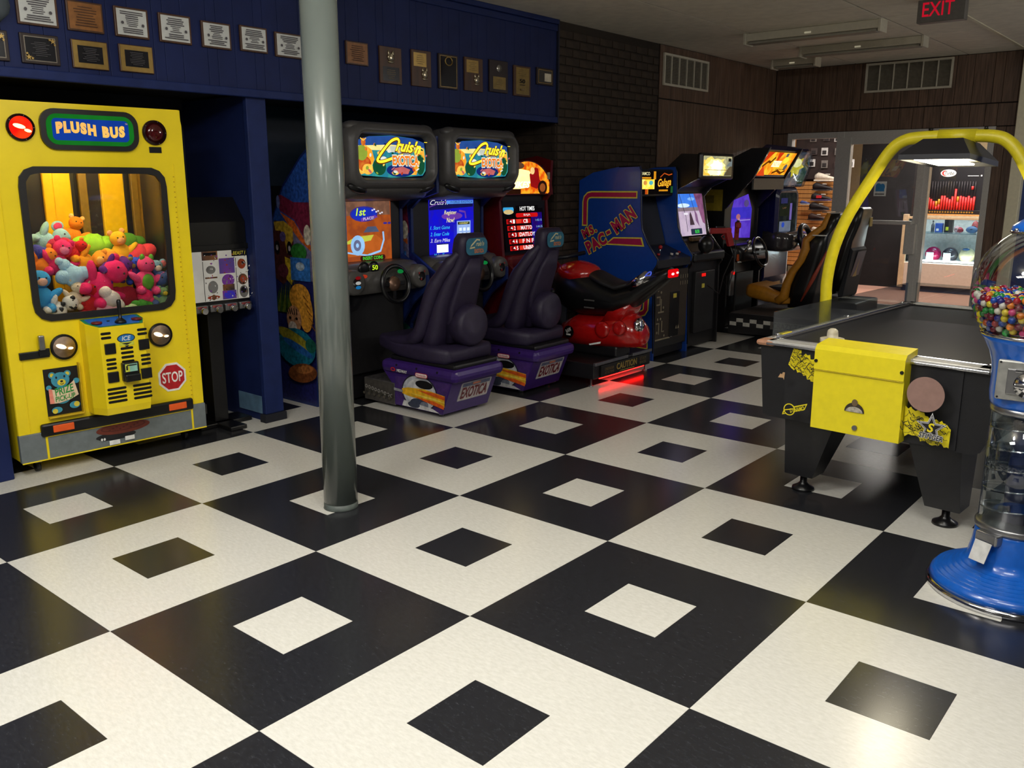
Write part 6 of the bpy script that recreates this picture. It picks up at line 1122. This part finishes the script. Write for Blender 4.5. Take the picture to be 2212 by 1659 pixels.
MB(m_hy).bbox(.0, .03, .2, .3, .8, .806, .002).build('side_sticker', ah)
MB(m_hb).bbox(.42, .7, AL-.05, AL+.04, .79, .85, .01).build('score_box', ah); MB(mat('score_wood', (120, 84, 30), .5)).bbox(.41, .71, AL-.06, AL+.045, .85, .862, .003).build('score_box_lid', ah)
# coin box
cbx = MB(m_hy).prism([(.012, .413), (-.055, .413), (-.06, .70), (-.068, .705), (-.068, .80), (-.05, .822), (.075, .836), (.075, .806), (.012, .8)], 'x', .328, .748).build('coin_box', ah)
MB(mat('hockey_yellow_seam', (196, 176, 20), .4)).bbox(.33, .746, -.0695, -.066, .7, .703, .001).build('lid_seam', cbx)
for x, z in ((.338, .745), (.738, .745)): MB(m_pl).cyl((x, -.074, z), (x, -.066, z), .008, n=12).build('screw', cbx)
MB(m_stl).cyl((.545, -.065, .45), (.545, -.057, .45), .012, n=16).build('box_lock', cbx)
a = Art((.537, -.0615, .525), X1, Z1, .0006); a.poly([(.047*cos(q), .045*sin(q)) for q in [pi*i/16 for i in range(17)]], mat('slot_dark', (52, 44, 36), .5, var=.4, scale=60)); a.poly([(.04*cos(q), .026*sin(q)+.0) for q in [pi*i/14 for i in range(15)]], mat('slot_grey', (170, 164, 150), .5, var=.3, scale=70)); a.oval(.0, .045, .014, .017, mat('slot_brown', (110, 90, 64), .5)); a.build('finger_slot', cbx)
# front decals
a = Art((0, .0115, 0), X1, Z1, .0006); yl = m_hy; bkk = mat('decal_black', (22, 22, 24), .5); rnd = random.Random(11)
def band(P0, P1, P2, P3, n, nl):
    """torn-looking yellow band between two ragged edges with black squiggles"""
    t_ = []; b_ = []
    for i in range(n+1):
        k = i/n; t_.append((P0[0]+(P1[0]-P0[0])*k+rnd.uniform(-.004, .004), P0[1]+(P1[1]-P0[1])*k+rnd.uniform(-.012, .012))); b_.append((P3[0]+(P2[0]-P3[0])*k+rnd.uniform(-.004, .004), P3[1]+(P2[1]-P3[1])*k+rnd.uniform(-.012, .012)))
    a.poly(t_+b_[::-1], yl)
    for j in range(nl):
        k, h = rnd.random(), rnd.uniform(.08, .92); i = int(k*(n-1)); x0 = t_[i][0]+(b_[i][0]-t_[i][0])*h; z0 = t_[i][1]+(b_[i][1]-t_[i][1])*h; pts = [(x0, z0)]
        for q in range(rnd.randint(3, 7)): pts.append((pts[-1][0]+rnd.uniform(.002, .009), pts[-1][1]+rnd.uniform(-.012, .01)))
        if pts[-1][0] < max(P1[0], P2[0]): a.line(pts, rnd.choice((.0015, .002, .0035)), bkk)
band((.183, .772), (.33, .715), (.33, .607), (.157, .69), 16, 55)
band((.752, .59), (.955, .52), (.953, .428), (.752, .455), 18, 75)
a.poly([(.148, .634), (.16, .655), (.168, .652), (.172, .663), (.183, .663), (.18, .625), (.175, .635)], mat('bare_wood', (190, 152, 110), .6)); a.oval(.846, .662, .08, .079, mat('bare_disc', (150, 118, 108), .6, var=.06), n=40)
st = lambda r, q=.42: [(.884+r*(1 if i % 2 == 0 else q)*sin(i*pi/5), .518+r*(1 if i % 2 == 0 else q)*cos(i*pi/5)) for i in range(10)]
a.poly(st(.068), mat('star_white', (206, 206, 206), .5)); a.poly(st(.06), bkk); a.poly(st(.053), mat('star_white', (206, 206, 206))); a.poly(st(.047), bkk); a.text('S', .883, .518, .026, .038, yl, off=.03, shear=.2); a.text('STINGER', .887, .478, .1, .022, mat('star_white', (206, 206, 206)), off=.08, shear=.2, rot=-.06); a.text('STINGER', .887, .478, .1, .022, bkk, shear=.2, rot=-.06, off=.02)
a.poly([(.185, .452), (.3, .495), (.312, .528), (.195, .485)], yl); a.poly([(.193, .459), (.297, .498), (.305, .52), (.2, .48)], bkk); a.oval(.222, .484, .03, .03, yl, n=28); a.oval(.222, .484, .025, .025, bkk, n=28); a.line([(.19, .462), (.2, .478), (.24, .49)], .005, yl); a.text('DYNAMO', .262, .491, .076, .02, yl, rot=.33, off=.02, shear=.3); a.build('front_print', ah)
# legs
def leg(xt0, xt1, xb0, xb1, y):
    MB(m_hb).loft([[(xb0, y+.06, .09), (xb1, y+.06, .09), (xb1, y+.2, .09), (xb0, y+.2, .09)], [(xt0, y, .415), (xt1, y, .415), (xt1, y+.26, .415), (xt0, y+.26, .415)]], smooth=False).build('leg', ah)
    c = (xb0+xb1)/2
    MB(m_pl).lathe([(.058, 0), (.056, .012), (.03, .026), (.018, .04), (.018, .095)], (c, y+.13, 0), 24).build('levelling_foot', ah)
leg(.14, .4, .13, .28, .06); leg(.75, .985, .835, .99, .06); leg(.14, .4, .13, .28, 1.65); leg(.75, .985, .835, .99, 1.65)
# lamp arch across the middle
iv = Matrix.Rotation(R(3.6), 3, 'Z'); loc = lambda x, z, y=2.87: tuple((iv @ Vector((x-.184, y-1.976, 0)))+Vector((0, 0, z)))
PA = smooth([(.185, .62), (.178, .9), (.176, 1.03), (.2, 1.2), (.262, 1.385), (.37, 1.585), (.46, 1.735), (.53, 1.79), (.62, 1.804), (.78, 1.805), (.95, 1.8), (1.03, 1.768), (1.1, 1.68), (1.2, 1.49), (1.28, 1.33), (1.315, 1.18), (1.32, 1.0), (1.32, .62)])
MB(mat('arch_yellow', (222, 206, 34), .4, var=.05)).tube([loc(*p) for p in PA], .032, 16).build('lamp_arch', ah)
MB(mat('arch_yellow', (222, 206, 34))).tube([loc(.7, 1.806), loc(.88, 1.803)], .036, 16).build('arch_sleeve', ah)
for x in (.66, .92): MB(m_pl).cyl(loc(x, 1.835), loc(x, 1.848), .01, n=10).build('arch_bolt', ah)
def hood(k, x0, x1, z): return [loc(x0, z+k*.045, 2.8-k), loc(x1, z+k*.045, 2.8-k), loc(x1, z-k*.045, 2.8+k), loc(x0, z-k*.045, 2.8+k)]   # hangs tilted a little
hd_ = MB(mat('hood_black', (30, 30, 38), .4)); hd_.loft([hood(.305, .62, .945, 1.668), hood(.305, .62, .945, 1.694), hood(.17, .69, .875, 1.778)], cap=False, smooth=False).loft([hood(.3, .625, .94, 1.669), hood(.3, .625, .94, 1.693), hood(.165, .695, .87, 1.774)], cap=False, smooth=False).build('lamp_hood', ah)
MB(m_pl).add(hood(.17, .69, .875, 1.778), [(0, 1, 2, 3)]).build('hood_top', ah)
MB(mat('hood_lining', (214, 204, 168), .5)).add(hood(.298, .627, .938, 1.69), [(0, 1, 2, 3)]).build('hood_lining', ah)
MB(emi('hood_lamp', (255, 244, 214), 26)).bbox(-.1, .08, -.24, .2, -.005, .005, .004, Matrix.Translation(loc(.775, 1.674, 2.8)) @ Matrix.Rotation(R(3.6), 4, 'Z') @ Matrix.Rotation(-.045, 4, 'X')).build('lamp_panel', ah)
ml = thing('hockey_mallet', 'cream air hockey mallet resting behind the yellow coin box', 'mallet', (.512, 2.09, .8)); ml.scale = (1.15, 1.15, 1.1)
MB(mat('mallet_cream', (206, 198, 176), .4)).lathe([(.048, 0), (.05, .006), (.05, .022), (.044, .024), (.024, .018), (.023, .045), (.021, .058), (.012, .066), (.002, .068)], n=28).build('body', ml)
MB(mat('mallet_felt', (120, 116, 104), .9)).lathe([(.046, -.001), (.046, .001)], n=28).build('felt_pad', ml)
# ================================================================ gumball machine
gm = thing('gumball_machine', 'blue spiral gumball machine with a clear globe at the right edge', 'gumball machine', (1.482, 1.522, 0), R(2))
m_gb = mat('gum_blue', (16, 92, 190), .28, var=.06, coat=.4)
MB(m_chr).lathe([(.285, .0), (.29, .012), (.29, .022), (.282, .03)], n=56).build('base_ring', gm)
pr_ = [(.282, .03), (.277, .05)]
for i in range(7): r0 = .27-.017*i; pr_ += [(r0, .058+.009*i), (r0-.006, .066+.009*i), (r0-.012, .066+.009*i+.001)]
pr_ += [(.15, .16), (.141, .2), (.137, .245), (.136, .27)]
MB(m_gb).lathe(pr_, n=56).build('base', gm)
MB(m_stl).lathe([(.139, .262), (.141, .268), (.141, .285), (.137, .29)], n=48).build('tube_collar', gm)
m_tube = glass('spiral_clear', (228, 236, 240), .16)
MB(m_tube).lathe([(.131, .285), (.131, .75)], n=48).build('spiral_tube', gm)
sp = MB(glass('spiral_ramp', (214, 224, 230), .42, .1)); n = 150; vs = []
for i in range(n+1):
    q = 2*pi*5.5*i/n; z = .3+.44*i/n; vs += [(.128*cos(q), .128*sin(q), z), (.03*cos(q), .03*sin(q), z+.012)]
sp.add(vs, [(2*i, 2*i+2, 2*i+3, 2*i+1) for i in range(n)], True); sp.build('spiral_ramp', gm)
MB(glass('spiral_rim', (236, 240, 244), .5, .06)).tube([(.1285*cos(2*pi*5.5*i/n), .1285*sin(2*pi*5.5*i/n), .3+.44*i/n) for i in range(n+1)], .0035, 6).build('ramp_edge', gm)
MB(mat('core_post', (150, 160, 175), .3)).cyl((0, 0, .28), (0, 0, .75), .022, n=16).build('core_post', gm)
MB(mat('tube_inner', (30, 44, 90), .5)).lathe([(.05, .285), (.05, .75)], n=12).build('inner_column', gm)
MB(m_stl).lathe([(.134, .728), (.136, .735), (.136, .752), (.13, .756)], n=48).build('upper_collar', gm)
MB(m_gb).lathe([(.134, .75), (.142, .765), (.146, .8), (.146, .88), (.15, .91), (.163, .955), (.186, 1.0), (.2, 1.022)], n=48).build('upper_body', gm)
MB(m_chr).lathe([(.198, 1.018), (.204, 1.023), (.204, 1.03), (.196, 1.034)], n=48).build('globe_ring', gm)
R_ = lambda z: .25*sqrt(max(0, 1-((z-1.185)/.245)**2))
MB(glass('globe_clear', (240, 242, 244), .07)).lathe([(R_(z), z) for z in [1.034+.0125*i for i in range(31)]], n=56).build('globe', gm)
MB(m_gb).lathe([(.13, 1.395), (.14, 1.4), (.135, 1.42), (.1, 1.445), (.04, 1.455)], n=40).build('lid', gm)
MB(m_chr).lathe([(.138, 1.392), (.144, 1.397), (.138, 1.403)], n=40).lathe([(.012, 1.455), (.02, 1.465), (.012, 1.48)], n=16).build('lid_trim', gm)
for q in (0, 2.1, 4.2): MB(m_chr).ell((.145*cos(q-2.4), .145*sin(q-2.4), 1.405), .008).build('lid_bolt', gm)
cpl = MB(mat('coin_plate', (168, 168, 164), .35, metal=.6)).bbox(-.105, .105, -.158, -.14, .795, .945, .008).build('coin_plate', gm)
MB(m_stl).bbox(-.07, .07, -.166, -.156, .82, .915, .004).build('mech_plate', cpl)
MB(m_chr).lathe([(.045, -.18), (.047, -.165)], (0, 0, .86), 28, 'y').build('dial', cpl); MB(m_chr).bbox(-.04, .04, -.2, -.178, .852, .868, .004).build('dial_handle', cpl)
MB(m_chr).bbox(-.045, .03, -.175, -.165, .905, .916, .002).build('coin_slot', cpl)
for x, z in ((-.095, .935), (.095, .935), (-.095, .805), (.095, .805)): MB(m_pl).cyl((x, -.16, z), (x, -.157, z), .004, n=8).build('plate_screw', cpl)
Mc = Matrix.Rotation(R(-27), 4, 'Z')
ch = MB(m_stl).bbox(-.045, .045, -.165, -.12, .225, .268, .006, Mc).build('dispensing_chute', gm)
MB(mat('flap_white', (206, 206, 204), .4)).add([Mc @ Vector(v) for v in [(-.035, -.17, .235), (.035, -.17, .235), (.03, -.195, .16), (-.036, -.195, .16), (-.035, -.172, .235), (.035, -.172, .235), (.03, -.198, .16), (-.036, -.198, .16)]], [(0, 1, 2, 3), (7, 6, 5, 4), (0, 4, 5, 1), (1, 5, 6, 2), (2, 6, 7, 3), (3, 7, 4, 0)]).build('chute_flap', ch)
# gumballs, each one its own thing; the far side of the heap is one object
GC = [('red', (176, 24, 34)), ('blue', (30, 80, 176)), ('navy', (40, 36, 130)), ('yellow', (232, 208, 40)), ('orange', (240, 140, 40)), ('pink', (232, 80, 140)), ('green', (40, 140, 60)), ('white', (226, 222, 206)), ('maroon', (120, 30, 50))]
gmesh = []
for nm, c in GC:
    o = MB(mat('gumball_'+nm, c, .22, coat=.5, var=.08, scale=60)).ell((0, 0, 0), .0135, nu=12, nv=8).build('tmp'); gmesh.append(o.data); bpy.data.objects.remove(o)
rnd = random.Random(21); far = MB(); pts = []; cv = Vector((.148, -.989)).normalized()
for L in range(5):
    z = 1.05+.0235*L; r = R_(z)-.0165; k = int(2*pi*r/.0278); o0 = rnd.random()
    for i in range(k): q = 2*pi*(i+o0+rnd.uniform(-.12, .12))/k; pts.append((r*cos(q), r*sin(q), z+rnd.uniform(-.006, .006), 0))
z = 1.05+.0235*5-.004; ring_r = R_(z)-.0165
while ring_r > .01:
    k = max(1, int(2*pi*ring_r/.0282)); o0 = rnd.random()
    for i in range(k): q = 2*pi*(i+o0)/k; pts.append((ring_r*cos(q), ring_r*sin(q), z+rnd.uniform(-.006, .008), 1))
    ring_r -= .0285
sc = [(p[0]*cv.x+p[1]*cv.y-p[0]*.6+(.35 if p[3] else 0)*.3, p) for p in pts]; sc.sort(key=lambda s: -s[0])
for n_, (_, p) in enumerate(sc):
    c = rnd.randrange(len(GC))
    if n_ < 260:
        o = bpy.data.objects.new('gumball', gmesh[c]); COL.objects.link(o); o.location = (1.482+p[0], 1.522+p[1], p[2])
        tag(o, GC[c][0]+' gumball in the heap inside the clear globe', 'gumball', GC[c][0]+' gumballs in the globe')
    else: far.use(mat('gumball_'+GC[c][0], GC[c][1])).ell((1.482+p[0], 1.522+p[1], p[2]), .0135, nu=8, nv=6)
tag(far.build('gumball_heap'), 'rest of the mixed gumball heap at the back of the globe', 'gumballs', kind='stuff')
